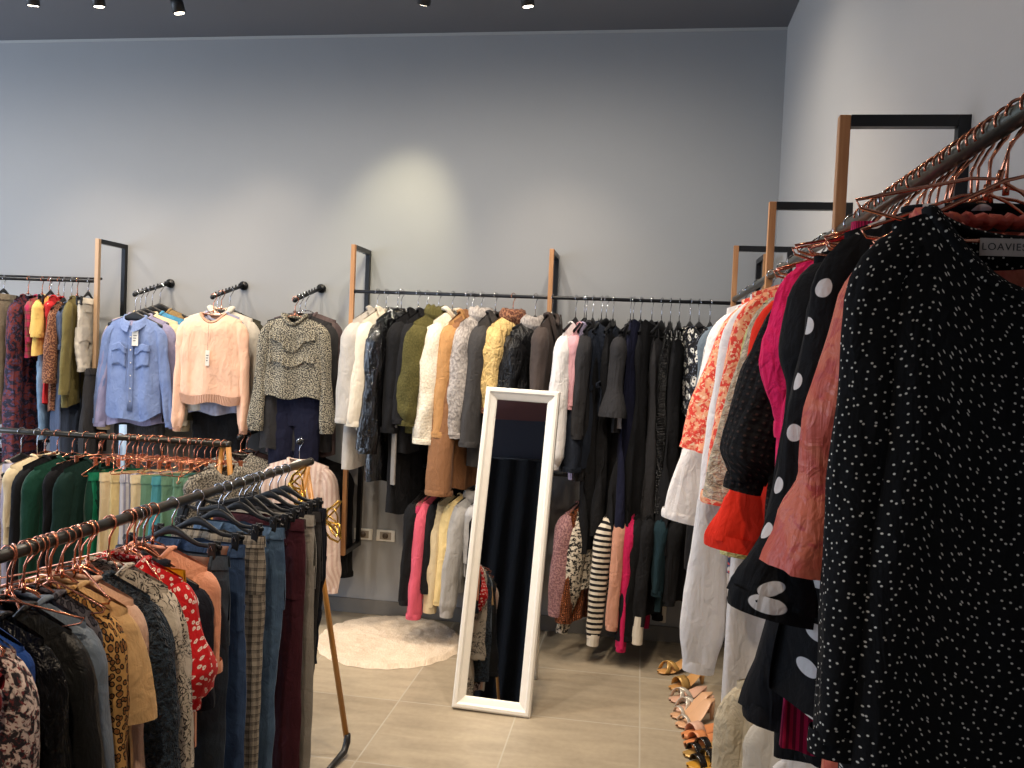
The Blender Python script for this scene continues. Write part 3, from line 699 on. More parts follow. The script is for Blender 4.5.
T.patch('neck_label', TAGW, -.014, .008, T.top-.045, T.top-.015, .012, 2)
T.patch('zipper', CHROME, .058, .062, T.top-.30, T.top-.06, .012, 4)
r, T = coat(-1.245, -25, 5, 'long black coat with a grey hanging belt', 'belted black coat', blackc, 1.08, .55, t=.05, collar='lapel')
MB().box(-.19, -.178, -.05, -.02, -1.02, -.70).build('belt', F('grey_belt', (132, 128, 124)), r, smooth=False, bevel=.004)
coat(-1.195, -22, 6, 'black wool jacket tucked behind the olive fur coat', 'black wool jacket', blackm, .75, .5, collar='lapel', name='jacket', cat='jacket')
coat(-1.13, -30, 7, 'olive green faux fur coat on the back rail', 'olive fur coat', olive, .64, .50, ws=.175, t=.06, collar='fur', ru=[(0,.075),(.5,.082),(.9,.07),(1,.05)], wr=.012)
coat(-1.055, -22, 8, 'cream faux fur coat beside the olive fur', 'cream fur coat', creamfur, .62, .60, ws=.16, t=.06, collar='high', ru=[(0,.07),(.5,.07),(1,.066)], wr=.014)
coat(-.975, -18, 9, 'camel wool coat between the cream and grey furs', 'camel coat', camel, .66, .56, ws=.17, t=.045, collar='lapel', ru=[(0,.058),(1,.046)])
coat(-.945, -24, 10, 'brown suede coat hanging lower behind the camel coat', 'brown suede coat', suede, .93, .88, ws=.15, t=.06, collar='lapel', ru=[(0,.05),(1,.07)])
coat(-.895, -26, 11, 'grey faux fur jacket with a thick furry hood', 'grey fur jacket', greyfur, .62, .55, ws=.17, t=.065, collar='fur', ru=[(0,.078),(.5,.08),(1,.066)], wr=.014, name='jacket', cat='jacket')
coat(-.82, -20, 12, 'dark grey wool coat beside the yellow puffer jacket', 'dark grey coat', darkgrey, .80, .60, collar='lapel')
coat(-.725, -28, 13, 'short yellow puffer jacket with leopard lined collar', 'yellow puffer jacket', yellowp, .42, .42, ws=.17, t=.06, collar='fur', cm=leo, ru=[(0,.06),(.3,.064),(.5,.060),(.7,.062),(1,.042)], wr=.012, hk='wire', name='jacket', cat='jacket')
coat(-.605, -36, 14, 'shiny black puffer jacket with a fur trimmed hood', 'shiny black puffer', blackp, .55, .48, ws=.175, t=.07, collar='fur', cm=greyfur, ru=[(0,.07),(.3,.074),(.5,.06),(.7,.072),(1,.045)], wr=.02, hk='black', name='jacket', cat='jacket')
coat(-.515, -12, 15, 'brown cardigan hanging just behind the wooden post above mirror', 'brown cardigan', brownf, .62, .55, ru=slim_ru, t=.03, name='cardigan', cat='cardigan', collar='lapel')
# dark dresses and blouses, right half
gD = 'dark clothes on the back rail'
kB = dict(ru=slim_ru, t=.028, group=gD, hk='black')
coat(-.40, -14, 16, 'white blouse with long loose sleeves on the back rail', 'white loose blouse', white, .58, .66, ws=.17, t=.03, ru=[(0,.045),(.7,.05),(.93,.05),(1,.03)], group=gD, hk='black', name='blouse', cat='blouse', a0=7, a1=3)
coat(-.355, -12, 17, 'pale pink blouse tucked beside the white blouse', 'pale pink blouse', pink, .42, .35, name='blouse', cat='blouse', **kB)
coat(-.345, -8, 18, 'long lilac slip hanging below the pale pink blouse', 'lilac slip', lilac, .80, 0, ws=.13, name='slip_dress', cat='dress', **kB)
coat(-.31, -10, 19, 'black knit cardigan left of the bow-tied navy coat', 'black knit cardigan', char, .80, .5, name='cardigan', cat='cardigan', collar='lapel', **kB)
r, T = coat(-.24, -36, 20, 'navy belted trench dress with a tied bow', 'bow-tied navy dress', F('trench_navy', (28, 34, 46)), .74, .66, ws=.18, t=.05, collar='shirt', ru=[(0,.056),(.6,.048),(1,.052)], group=gD, hk='black', name='trench_dress', cat='dress', wp=[(0,.18),(.3,.15),(.5,.14),(1,.2)])
for sd in (-1, 1):
    p = T.at(-.085, T.top-.31, .012)
    MB().tube([p, p+Vector((sd*.02, -.012, .022)), p+Vector((sd*.045, -.012, .012)), p+Vector((sd*.045, -.012, -.012)), p+Vector((sd*.012, -.012, -.004))], .005, 6).build('bow_loop', MATS['trench_navy'], r)
    MB().tube([p, p+Vector((sd*.01, -.014, -.06)), p+Vector((sd*.026, -.014, -.17))], .005, 6).build('bow_tail', MATS['trench_navy'], r)
band(r, 'belt', MATS['trench_navy'], T, T.top-.29, .03, 1.03)
gd = [(-.215, 'strap', blackc, 1.15, 'black strap dress right of the bow-tied navy dress', 21), (-.155, 'strap', blackm, 1.05, 'black sleeveless dress left of the bell-sleeved jacket', 22)]
def sd_(x, m, L, label, hl, seed, ws=.095, wide=1.5, **k):
    rz = PI/2 + R(k.pop('dz', -12)); r, T = dress('strap_dress', 'dress', label, onC(x), rz, m, gD, seed, L=L, ws=ws, wp=[(0, ws), (.12, ws*1.25), (.3, ws*1.15), (1, ws*wide)], **k)
    hanger('black', onC(x), rz, hl)
    return r, T
sd_(-.215, blackc, 1.10, 'black strap dress right of the bow-tied navy dress', 'black strap dress beside the navy bow', 21, wide=2, top_=-.2)
sd_(-.155, blackm, 1.05, 'black sleeveless dress left of the bell-sleeved jacket', 'black sleeveless dress beside the bell sleeves', 22, wide=1.9, top_=-.17)
r, T = coat(-.10, -22, 23, 'charcoal jacket with bell sleeves and a grey swing tag', 'bell-sleeved charcoal jacket', char, .56, .40, ws=.165, ru=[(0,.045),(.6,.04),(1,.072)], t=.03, group=gD, hk='black', name='jacket', cat='jacket', cuff=None)
MB().box(-.17, -.168, -.04, .0, -.66, -.55).build('price_tag', TAGB, r, smooth=False)
sd_(-.065, blackm, 1.0, 'black dress with beaded pale straps', 'beaded strap dress', 24, wide=1.9, top_=-.2, sm=bwflor)
sd_(-.012, navyl, 1.12, 'long ink navy dress on the back rail', 'ink navy dress', 25, ws=.13, wide=1.6, strap=False, dz=-22, top_=-.1)
sd_(.045, blackc, 1.2, 'long black high-neck dress right of the ink navy dress', 'black high-neck dress', 26, ws=.13, wide=1.6, strap=False, dz=-24, top_=-.1)
sd_(.095, char, .95, 'charcoal ribbed strap dress on the back rail', 'charcoal ribbed dress', 27, wide=1.5, top_=-.19, dz=-20)
sd_(.14, kseq, .9, 'black sequin strap dress near the room corner', 'black sequin dress', 28, top_=-.19)
sd_(.185, blackm, 1.1, 'black crossed strap dress beside the floral blouse', 'crossed strap dress', 29, wide=2, top_=-.19)
coat(.24, 16, 30, 'black and white flowered blouse in the back corner', 'flowered corner blouse', bwflor, .45, .2, name='blouse', cat='blouse', **kB)
coat(.285, 20, 31, 'long plain black dress hanging nearest the room corner', 'corner black dress', blackc, 1.42, .3, ws=.165, **{**kB, 'name': 'long_dress', 'cat': 'dress'})
coat(.34, 12, 32, 'grey blue top half hidden in the room corner', 'grey blue corner top', F('slate_cloth', (96, 108, 118)), .5, .2, name='blouse', cat='blouse', **kB)

# lower rail under the coats
ZL = .925; gL = 'clothes on the low back rail'
def low(x, dz, seed, name, cat, label, hl, m, L, slv=.5, hk='black', **k):
    x += .165 if x > -.5 else .05; L *= .91; slv *= .87
    rz = PI/2 + R(dz - 6); k.setdefault('ru', slim_ru); k.setdefault('t', .03); k.setdefault('ryk', .95)
    if hk == 'black': k.setdefault('top_', -.13)
    r, T = top(name, cat, label, (x, YR, ZL), rz, m, gL, seed, L=L, slv=slv, a0=9, a1=3, **k); hanger(hk, (x, YR, ZL), rz, hl); return r, T
low(-1.16, -8, 41, 'long_dress', 'dress', 'black dress hanging beside the magenta plaid shirt', 'black dress by the plaid shirt', blackc, .62, .58)
low(-1.12, -10, 42, 'shirt', 'shirt', 'magenta plaid shirt on the low rail', 'magenta plaid shirt', magplaid, .40, .35)
low(-1.09, -12, 43, 'blouse', 'blouse', 'dusty pink long sleeved top on the low rail', 'dusty pink top', dustp, .60, .66, ws=.17, ru=[(0,.045),(1,.04)])
low(-1.045, -10, 44, 'long_dress', 'dress', 'black top between the pink top and cream cardigan', 'black top by the cream cardigan', blackm, .60, .5)
low(-1.0, -16, 45, 'cardigan', 'cardigan', 'beige cardigan with a ribbed cuff on low rail', 'beige low cardigan', F('beige_knit', (206, 188, 152)), .52, .60, t=.04, ru=[(0,.05),(.6,.045),(1,.035)], cuff=.05)
low(-.95, -14, 46, 'sweater', 'sweater', 'buttery yellow sweater between beige cardigan and grey hoodie', 'buttery yellow sweater', creamy, .50, .56, ru=[(0,.05),(1,.04)], t=.04)
low(-.90, -16, 47, 'hoodie', 'hoodie', 'light grey hoodie on the low rail', 'light grey hoodie', greyc, .56, .62, ru=[(0,.055),(.6,.05),(.92,.048),(1,.035)], t=.045, collar='hood', cuff=.04)
low(-.83, -14, 48, 'sweater', 'sweater', 'second grey sweater left of the mirror', 'second grey sweater', F('ash_jersey', (176, 176, 178)), .46, .3, t=.04)
low(-.80, -10, 49, 'long_dress', 'dress', 'black trouser suit hanging just left of the mirror', 'black suit left of mirror', blackc, .7, .6)
low(-.62, -8, 50, 'long_dress', 'dress', 'black dress behind the standing mirror', 'black dress behind the mirror', blackc, .6, .5)
low(-.425, -22, 51, 'sweater', 'sweater', 'mauve knitted sweater right of the mirror', 'mauve knitted sweater', mauvek, .52, .56, ws=.175, t=.05, ru=[(0,.06),(.6,.06),(1,.05)])
low(-.42, -14, 58, 'long_dress', 'dress', 'rust sequin dress showing beneath the mauve sweater', 'rust sequin dress', rustseq, .66, .62, ws=.15, t=.05, ru=[(0,.03),(1,.045)])
low(-.335, -38, 52, 'sweater', 'sweater', 'black and cream animal print sweater on low rail', 'animal print sweater', zebra, .48, .66, ws=.18, t=.05, ru=[(0,.06),(.35,.075),(.65,.07),(.92,.035),(1,.03)], cuff=.04)
low(-.215, -26, 53, 'sweater', 'sweater', 'black and cream striped sweater on low rail', 'striped low sweater', bwst, .50, .70, ws=.175, t=.045, ru=[(0,.045),(.3,.05),(.9,.04),(1,.03)], cuff=.06, cm=offw)
low(-.175, -12, 54, 'blouse', 'blouse', 'dusty rose beige blouse beside the striped sweater', 'rose beige blouse', F('rose_beige', (190, 138, 116)), .6, .62, ru=[(0,.04),(1,.03)])
low(-.125, -12, 55, 'blouse', 'blouse', 'fuchsia sleeved top reaching nearly to the floor', 'fuchsia sleeved top', fuch, .6, .74, ru=[(0,.04),(1,.025)])
low(-.085, -20, 56, 'coat', 'coat', 'black coat hanging in front of the fuchsia top', 'black coat by the fuchsia top', blackc, .62, .66, ws=.175, t=.05, ru=coat_ru)
low(-.04, -14, 57, 'blouse', 'blouse', 'black blouse with a cream cuff on low rail', 'cream cuffed blouse', blackm, .45, .6, cuff=.14, cm=offw)
low(.02, -10, 59, 'long_dress', 'dress', 'dark teal dress on the low rail near corner', 'dark teal dress', teal, .55, .4)
low(.09, -12, 60, 'coat', 'coat', 'short black coat on the low rail near corner', 'short black corner coat', blackc, .5, .45, t=.05)

# ------------------------------------------------------------------ left wall rail
gA = 'clothes on the left wall rail'
def lft(x, dz, fn, name, cat, label, hl, m, seed, hk='black', **k):
    if hk == 'black' and fn is top: k.setdefault('top_', -.13)
    loc = (x, YR, ZR + .01); rz = PI/2 + R(10 + (dz % 9)); loc = (x + .065, YR, ZR + .01)
    r, T = fn(name, cat, label, loc, rz, m, gA, seed, **k); (hanger(hk, loc, rz, hl) if hk else None); return r, T
lft(-3.78, -50, skirt, 'trousers', 'trousers', 'khaki beige trousers at the left photo edge', 'khaki beige trousers', F('khaki_beige', (150, 138, 118)), 61, 'clip', L=.75, w0=.14, w1=.16)
lft(-3.62, -40, top, 'long_dress', 'dress', 'long dark purple and rust floral dress', 'dark floral dress', dkflor, 62, 'wire', L=.95, slv=.32, ws=.17, ru=[(0,.06),(.6,.065),(1,.05)], t=.05, amp=.02)
lft(-3.53, -34, top, 'blouse', 'blouse', 'black blouse with plaid trim beside the floral dress', 'plaid trimmed blouse', magplaid, 63, 'wire', L=.35, slv=.2, ws=.14)
lft(-3.485, -40, top, 't_shirt', 't-shirt', 'yellow short sleeved t-shirt on left wall rail', 'yellow t-shirt', yellow, 64, 'wire', L=.34, slv=.17, ws=.15, ru=[(0,.05),(1,.05)], t=.03)
lft(-3.475, -30, trousers, 'jeans', 'jeans', 'pale blue jeans hanging below the yellow t-shirt', 'pale blue jeans', deniml, 65, 'clip', L=.62, hw=.12, w1=.07, z=-.30)
lft(-3.425, -30, top, 'long_dress', 'dress', 'slim red dress between the yellow tee and leopard dress', 'slim red dress', red, 66, 'wire', L=.62, slv=.1, ws=.13, t=.02)
lft(-3.39, -40, top, 'long_dress', 'dress', 'small leopard print dress on left wall rail', 'small leopard dress', leo, 67, 'black', L=.62, slv=.4, ws=.14, ru=[(0,.045),(1,.05)], t=.035)
lft(-3.34, -48, top, 'long_dress', 'dress', 'slate blue dress showing below the leopard dress', 'slate blue dress', F('slate_blue', (72, 84, 108)), 68, 'black', L=.92, slv=.2, ws=.14, t=.04, amp=.02)
lft(-3.305, -46, top, 'blouse', 'blouse', 'olive brown blouse with a cardboard tag', 'olive brown blouse', olivec, 69, 'wire', L=.62, slv=.5, ws=.14, ru=[(0,.04),(1,.04)], t=.03, tagc=dict(m=TAGK, u=-.02, z=-.35, w=.05, h=.1, string=False))
lft(-3.235, -30, trousers, 'shorts', 'shorts', 'cream denim shorts with buttons on left wall rail', 'cream denim shorts', offw, 70, 'clip', L=.42, hw=.13, w1=.075, z=-.1)
lft(-3.18, -12, skirt, 'skirt', 'skirt', 'dark skirt beside the lit wooden post', 'dark skirt by the pale post', char, 71, None, L=.5, w0=.12, w1=.14, z=-.5)
gAl = 'clothes on the low left rail'
for i, (x, m, nm, lb, L) in enumerate(((-3.72, dkflor, 'long_dress', 'purple floral skirt hem under the dark floral dress', .5), (-3.56, blackc, 'long_dress', 'black dress low on the left wall', .6), (-3.42, F('beige_sand', (146, 130, 108)), 'trousers', 'sand beige trousers low on the left wall', .55), (-3.30, navyc, 'long_dress', 'navy dress low on the left wall', .6), (-3.2, blackm, 'long_dress', 'black skirt low beside the pale wooden post', .6))):
    skirt(nm, 'trousers' if nm == 'trousers' else 'dress', lb, (x, YR, .93), PI/2-.4, m, gAl, 75+i, L=L, w0=.15, w1=.17)
    hanger('clip', (x, YR, .93), PI/2-.4, ' '.join(lb.split()[:8]))

# ------------------------------------------------------------------ faceouts (garments face the room)
gF = 'clothes on the faceout arms'
def face(fo, fp, dz, seed, name, cat, label, hl, m, hk='black', fn=top, **k):
    loc = fo(fp); rz = R(dz); loc = (loc[0], loc[1], loc[2])
    if hk == 'black' and fn is top: k.setdefault('top_', -.13)
    r, T = fn(name, cat, label, loc, rz, m, gF, seed, **k); (hanger(hk, loc, rz, hl) if k.get('z', 0) > -.4 else None); return r, T
r, T = face(fo1, .97, 4, 81, 'shirt', 'shirt', 'pale blue denim shirt with chest pockets and price tag', 'pale blue denim shirt', chamb, L=.585, ws=.147, slv=.55, collar='shirt', ru=[(0,.04),(.4,.03),(.9,.025),(1,.022)], a0=9, a1=6, t=.035, hemf=lambda u: .035 * (abs(u)/.15) ** 2, tagc=dict(u=.028, z=-.17, w=.036, h=.085), slope=.42)
for sd in (-1, 1):
    T.patch('chest_pocket', chamb, sd*.068-.042, sd*.068+.042, -.40, -.29, .004)
    T.patch('pocket_flap', chamb, sd*.068-.045, sd*.068+.045, -.315, -.275, .009)
T.patch('placket', chamb, -.012, .012, -.66, -.16, .005)
T.buttons(WHITEP, 6, -.2, -.6, .004)
face(fo1, .84, 14, 82, 'shirt', 'shirt', 'faded lilac denim shirt behind the pale blue shirt', 'faded lilac shirt', F('lilac_denim', (128, 126, 160), (158, 152, 178), pat='denim'), L=.62, ws=.155, slv=.58, ru=[(0,.045),(1,.034)], a0=6, collar='shirt')
face(fo1, .70, 16, 83, 'shirt', 'shirt', 'cream shirt third on the pale blue shirt arm', 'cream shirt on first arm', cream, L=.60, ws=.178, slv=.60, ru=[(0,.05),(1,.04)], a0=7, collar='shirt')
face(fo1, .52, 16, 84, 'shirt', 'shirt', 'sky blue shirt behind the cream shirt', 'sky blue shirt', skyb, L=.55, ws=.18, slv=.5, ru=[(0,.05),(1,.036)], a0=6, collar='crew')
face(fo1, .30, 16, 85, 'blouse', 'blouse', 'khaki sleeveless top nearest the wall', 'khaki sleeveless top', khaki, L=.4, ws=.13, slv=.12)
T_ = dict(L=.50, ws=.165, wp=[(0,.165),(.15,.172),(.6,.178),(.9,.175),(1,.165)], slv=.60, ru=[(0,.045),(.4,.036),(.92,.032),(1,.022)], a0=4, a1=1, t=.045, hemband=True, nd=.05, neck=.068, cm=F('peach_rib', (222, 172, 144), (204, 154, 128), pat='rib', s=1.6))
face(fo2, .96, 5, 86, 'sweatshirt', 'sweatshirt', 'peach sweatshirt with a long price tag', 'peach sweatshirt', peach, 'wire', tagc=dict(u=.0, z=-.27, w=.022, h=.085), **T_)
face(fo2, .72, 16, 87, 'hoodie', 'hoodie', 'off white hoodie behind the peach sweatshirt', 'off white hoodie', offw, 'wire', L=.56, ws=.175, slv=.58, ru=[(0,.06),(.5,.05),(1,.04)], collar='high', t=.05)
face(fo2, .45, 16, 88, 'cardigan', 'cardigan', 'dark olive cardigan behind the off white hoodie', 'dark olive cardigan', F('dark_olive', (56, 54, 44)), 'black', L=.6, ws=.175, slv=.55, ru=[(0,.05),(1,.04)])
face(fo2, .84, 4, 89, 'shirt', 'shirt', 'powder blue shirt hem showing under the peach sweatshirt', 'powder blue shirt', F('powder_blue', (150, 152, 172)), 'white', L=.57, ws=.13, slv=.4, ru=slim_ru)
r, T = face(fo3, .98, 5, 90, 'blouse', 'blouse', 'black and cream speckled blouse with ruffled yoke', 'speckled ruffled blouse', tweed, 'wire', L=.44, ws=.15, slv=.58, ru=[(0,.05),(.2,.045),(.5,.032),(.8,.04),(.95,.045),(1,.036)], a0=9, a1=2, collar='ruffle', cuff=.02, t=.035, cap=60, frill=.006)
for q, z in ((0, -.20), (1, -.29)):
    mb = MB(); mb.grid(60, 4, lambda a, b, z=z: (lambda p: (p.x, p.y - .006 * (1 + math.sin(a * 60)) * b, p.z, a * .3, b * .05))(T.at(lerp(-.13, .13, a), z + .05 * (abs(a-.5)*2) ** 1.5 * (1 - q) - b * .05, .006)))
    mb.build('ruffle', tweed, r)
face(fo3, .80, 16, 91, 'blouse', 'blouse', 'charcoal blouse behind the speckled ruffled blouse', 'charcoal faceout blouse', char, 'chrome', L=.75, ws=.175, slv=.5, ru=slim_ru)
face(fo3, .60, 16, 92, 'long_dress', 'dress', 'taupe dress behind the charcoal blouse', 'taupe faceout dress', F('taupe', (92, 78, 78)), 'chrome', L=.8, ws=.17, slv=.5, ru=slim_ru)
face(fo3, .88, 2, 93, 'trousers', 'trousers', 'dark navy trousers below the speckled ruffled blouse', 'dark navy trousers', navyl, 'clip', fn=trousers, L=.65, hw=.14, z=-.46)
face(fo1, .78, 4, 94, 'trousers', 'trousers', 'dark trousers hanging below the faded lilac shirt', 'dark trousers on first arm', char, 'clip', fn=trousers, L=.62, hw=.14, z=-.60)
face(fo2, .66, 4, 95, 'trousers', 'trousers', 'black trousers hanging below the off white hoodie', 'black trousers on second arm', blackc, 'clip', fn=trousers, L=.62, hw=.15, z=-.58)
# low faceouts
face(fo5, .96, 6, 96, 'blouse', 'blouse', 'blush striped blouse on the low faceout arm', 'blush striped blouse', sal, 'white', L=.62, ws=.165, slv=.66, ru=[(0,.05),(.8,.055),(1,.035)], collar='crew', nd=.07, a0=4)
face(fo5, .72, 22, 97, 'long_dress', 'dress', 'black dress behind the blush striped blouse', 'black dress behind the blush blouse', blackc, 'black', L=.62, ws=.175, slv=.55, ru=coat_ru, t=.05)
face(fo5, .45, 24, 98, 'coat', 'coat', 'black coat nearest the wall on the low arm', 'black low coat', blackm, 'black', L=.62, ws=.18, slv=.6, ru=coat_ru, t=.05)
face(fo4, .95, 10, 99, 'jacket', 'jacket', 'grey speckled tweed jacket on the low faceout arm', 'grey tweed jacket', tweedg, 'wire', L=.5, ws=.165, slv=.5, ru=coat_ru, t=.045)
face(fo4, .74, 18, 100, 'jacket', 'jacket', 'brown velvet jacket behind the grey tweed jacket', 'brown velvet jacket', brownv, 'wire', L=.62, ws=.18, slv=.55, ru=coat_ru, t=.06)

# ------------------------------------------------------------------ rack with greens (rail along x)
g2 = 'clothes on the middle rack'
def rk2(x, dz, fn, name, cat, label, hl, m, seed, hk='wire', **k):
    if hk == 'black' and fn is top: k.setdefault('top_', -.13)
    loc = (x, 3.355, RZ); rz = PI/2 + R(dz); r, T = fn(name, cat, label, loc, rz, m, g2, seed, **k); hanger(hk, loc, rz, hl); return r, T
S2 = dict(ws=.165, t=.035, ru=slim_ru)
rk2(-2.745, -20, top, 'coat', 'coat', 'beige plaid coat at the left end of middle rack', 'beige plaid coat', plaidc, 101, 'black', L=.8, slv=.6, **{**S2, 'ru': coat_ru, 't': .05})
rk2(-2.665, -16, trousers, 'trousers', 'trousers', 'pale lilac wide trousers beside the plaid coat', 'pale lilac trousers', F('pale_lilac', (188, 184, 206)), 102, 'black', L=.85, hw=.15)
rk2(-2.625, -14, top, 'blouse', 'blouse', 'cream draped blouse beside the plaid coat', 'cream draped blouse', cream, 103, L=.3, slv=.3, **S2)
rk2(-2.565, -14, top, 'long_dress', 'dress', 'black velvet dress left of the green dresses', 'black velvet dress', blackm, 104, L=.9, slv=.55, **S2)
rk2(-2.490, -22, top, 'long_dress', 'dress', 'bottle green long sleeved dress, left one of two', 'left bottle green dress', dgreen, 105, L=.95, slv=.62, ws=.17, t=.045, ru=[(0,.05),(.6,.045),(1,.035)])
rk2(-2.425, -16, top, 'long_dress', 'dress', 'black dress between the two bottle green dresses', 'black dress between the green ones', blackc, 106, L=.9, slv=.4, **S2)
rk2(-2.360, -18, top, 'long_dress', 'dress', 'darker green long dress with copper hanger over shoulder', 'darker green dress', dgreen2, 107, L=.95, slv=.5, **S2)
rk2(-2.295, -16, dress, 'strap_dress', 'dress', 'bottle green strap dress beside the emerald satin', 'bottle green strap dress', dgreen, 108, L=.9, ws=.12)
for i, (x, m, lb, hl, L) in enumerate((
    (-2.345, egreen, 'emerald satin skirt, left one of two', 'left emerald skirt', .85), (-2.26, egreen, 'emerald satin skirt, right one of two', 'right emerald skirt', .8),
    (-2.195, cream, 'cream skirt beside the emerald satin skirts', 'first cream skirt', .62), (-2.15, creamy, 'buttery cream skirt second from the emerald ones', 'second cream skirt', .6), (-2.10, stripe, 'grey and white striped skirt on the middle rack', 'grey striped skirt', .6), (-2.055, cream, 'cream skirt next to the mint skirts', 'third cream skirt', .6),
    (-2.0, mint, 'mint green skirt, leftmost of the mint ones', 'first mint skirt', .6), (-1.955, mintb, 'turquoise blue skirt among the mint skirts', 'turquoise skirt', .6), (-1.905, mint, 'mint green skirt right of the turquoise one', 'second mint skirt', .6), (-1.855, mint, 'mint green skirt second from the rack end', 'third mint skirt', .6), (-1.80, mint, 'mint green skirt at the rack end', 'last mint skirt', .6))):
    rk2(x, (-38, -30)[i % 2] - i, skirt, 'skirt', 'skirt', lb, hl, m, 110+i, 'wireclip', L=L, w0=.13, w1=.15, z=-.145, t=.020, amp=.011, folds=10)
for i, x in enumerate((-2.345, -2.29, -2.22, -2.17, -2.12, -2.075, -2.03, -1.98, -1.93, -1.88, -1.83)):
    hanger('wire', (x, 3.355, RZ), PI/2 + R((-55, 38, -70, 12, -34)[i % 5]), '!empty rose gold wire hanger above the ' + ('bottle green strap dress', 'left emerald skirt', 'right emerald skirt', 'first cream skirt', 'buttery cream skirt', 'grey striped skirt', 'third cream skirt', 'leftmost mint skirt', 'turquoise skirt', 'second mint skirt', 'mint skirts near the rack end')[i])
rk2(-1.765, -30, top, 'blouse', 'blouse', 'grey tweed top behind the mint skirts', 'grey tweed top', tweedg, 125, L=.16, slv=.2, **S2)

# ------------------------------------------------------------------ front left rack (rail along y)
g1 = 'tops on the front left rack'
def rk1(y, dz, fn, name, cat, label, hl, m, seed, hk='wire', **k):
    if hk == 'black' and fn is top: k.setdefault('top_', -.13)
    g = k.pop('group', g1); loc = (RX, y, RZ); r, T = fn(name, cat, label, loc, R(dz), m, g, seed, **k); (hanger(hk, loc, R(dz), hl) if hk else None); return r, T
gj = 'jeans and trousers on the front left rack'
def pants(y, dz, name, label, hl, m, seed, **k): return rk1(y, dz, trousers, name, name, label, hl, m, seed, 'clip', group=gj, **k)
pants(2.06, -4, 'jeans', 'dark blue jeans with leather patch, nearest on the rack', 'dark leather-patched jeans', denimg, 131, L=.98, hw=.168, w1=.085, patch=leathbr, jeans=True, tagc=dict(m=TAGK, u=.135, z=-.19, w=.045, h=.085, string=False))
pants(2.19, -5, 'jeans', 'indigo blue jeans second on the rack', 'indigo blue jeans', denimm, 132, L=1.0, hw=.15, w1=.1, patch=leathbr, jeans=True)
pants(2.31, -5, 'trousers', 'grey checked trousers between the blue jeans', 'grey checked trousers', plaidg, 133, L=.99, hw=.152, w1=.08)
pants(2.44, -7, 'jeans', 'washed blue slim jeans with a black tag', 'washed blue slim jeans', deniml if False else F('wash_denim', (36, 54, 82), (92, 120, 150), pat='denim'), 134, L=1.0, hw=.158, w1=.06, jeans=True, tagc=dict(m=BLACKP, u=.10, z=-.24, w=.03, h=.09, string=False))
pants(2.58, -6, 'trousers', 'maroon velvet trousers on the rack', 'maroon velvet trousers', maroon, 135, L=1.0, hw=.165, w1=.09)
pants(2.655, -6, 'trousers', 'light grey trousers behind the maroon pair', 'light grey trousers', F('grey_flannel', (130, 126, 120)), 136, L=1.0, hw=.168, w1=.1)
pants(2.72, -6, 'trousers', 'black trousers at the far end of rack', 'black trousers at rack end', char, 137, L=.8, hw=.165)
pants(2.78, -6, 'trousers', 'slate trousers last before the rack legs', 'slate trousers', navyc, 138, L=.55, hw=.16)
for i, y in enumerate((2.36, 2.50, 2.54)):
    hanger('clip', (RX, y, RZ), R((-8, 6, -3)[i]), '!empty black clip hanger ' + ('before the washed blue jeans', 'behind the washed blue jeans', 'before the maroon trousers')[i])
SU = dict(ws=.175, t=.04)
rk1(1.97, -6, top, 'blouse', 'blouse', 'peach short sleeved blouse next to the dark jeans', 'peach short sleeved blouse', F('peach_satin', (226, 156, 124), rough=.5), 141, wp=[(0,.165),(.2,.15),(1,.145)], L=.5, slv=.22, ru=[(0,.06),(1,.055)], **SU)
r, T = rk1(1.93, -6, top, 'blazer', 'blazer', 'black blazer with a small white size sticker', 'black blazer with white sticker', navyc, 142, 'black', wp=[(0,.165),(.2,.15),(1,.145)], L=.55, slv=.26, ru=[(0,.06),(1,.05)], collar='lapel', **SU)
rk1(1.90, -6, top, 'blouse', 'blouse', 'white scalloped sleeveless top behind the red blouse', 'white scalloped top', white, 143, 'black', L=.45, slv=.16, ws=.155, t=.03, ru=[(0,.05),(1,.045)])
rk1(1.88, -6, skirt, 'skirt', 'skirt', 'mustard yellow skirt below the red flowered blouse', 'mustard yellow skirt', mustard, 144, None, L=.80, w0=.15, w1=.17, z=-.12)
rk1(1.86, -7, top, 'blouse', 'blouse', 'red blouse with white flowers and puffed sleeves', 'red flowered blouse', redflo, 145, wp=[(0,.165),(.2,.15),(1,.145)], L=.5, slv=.28, ru=[(0,.04),(.3,.045),(.75,.075),(.92,.06),(1,.035)], ws=.17, t=.04, cap=40, a0=12, a1=2, frill=.004, wr=.009, ryk=.8)
rk1(1.79, -8, top, 'long_dress', 'dress', 'cream dress with black ink drawing print', 'ink drawing dress', toile, 146, L=.88, slv=.58, ru=[(0,.05),(.6,.05),(1,.055)], wp=[(0,.17),(.5,.17),(1,.22)], a0=6, amp=.02, wr=.012, **{**SU, 'ws': .17})
rk1(1.715, -8, top, 'long_dress', 'dress', 'navy crushed velvet dress beside the ink print dress', 'navy crushed velvet dress', velnav, 147, L=.85, slv=.7, ru=[(0,.06),(.6,.055),(1,.055)], a0=6, wr=.012, **SU)
rk1(1.67, -8, top, 'blouse', 'blouse', 'blush beige blouse between velvet dress and tan sweatshirt', 'blush beige blouse', pinkb, 148, L=.5, slv=.4, ru=[(0,.05),(1,.04)], ws=.16, t=.035)
rk1(1.63, -8, top, 'sweatshirt', 'sweatshirt', 'tan cropped sweatshirt with wide raw-edged sleeves', 'tan sweatshirt', tan, 149, L=.42, slv=.22, ru=[(0,.05),(.5,.058),(1,.055)], ws=.175, t=.045, a0=14, a1=10, cuff=None, cap=38)
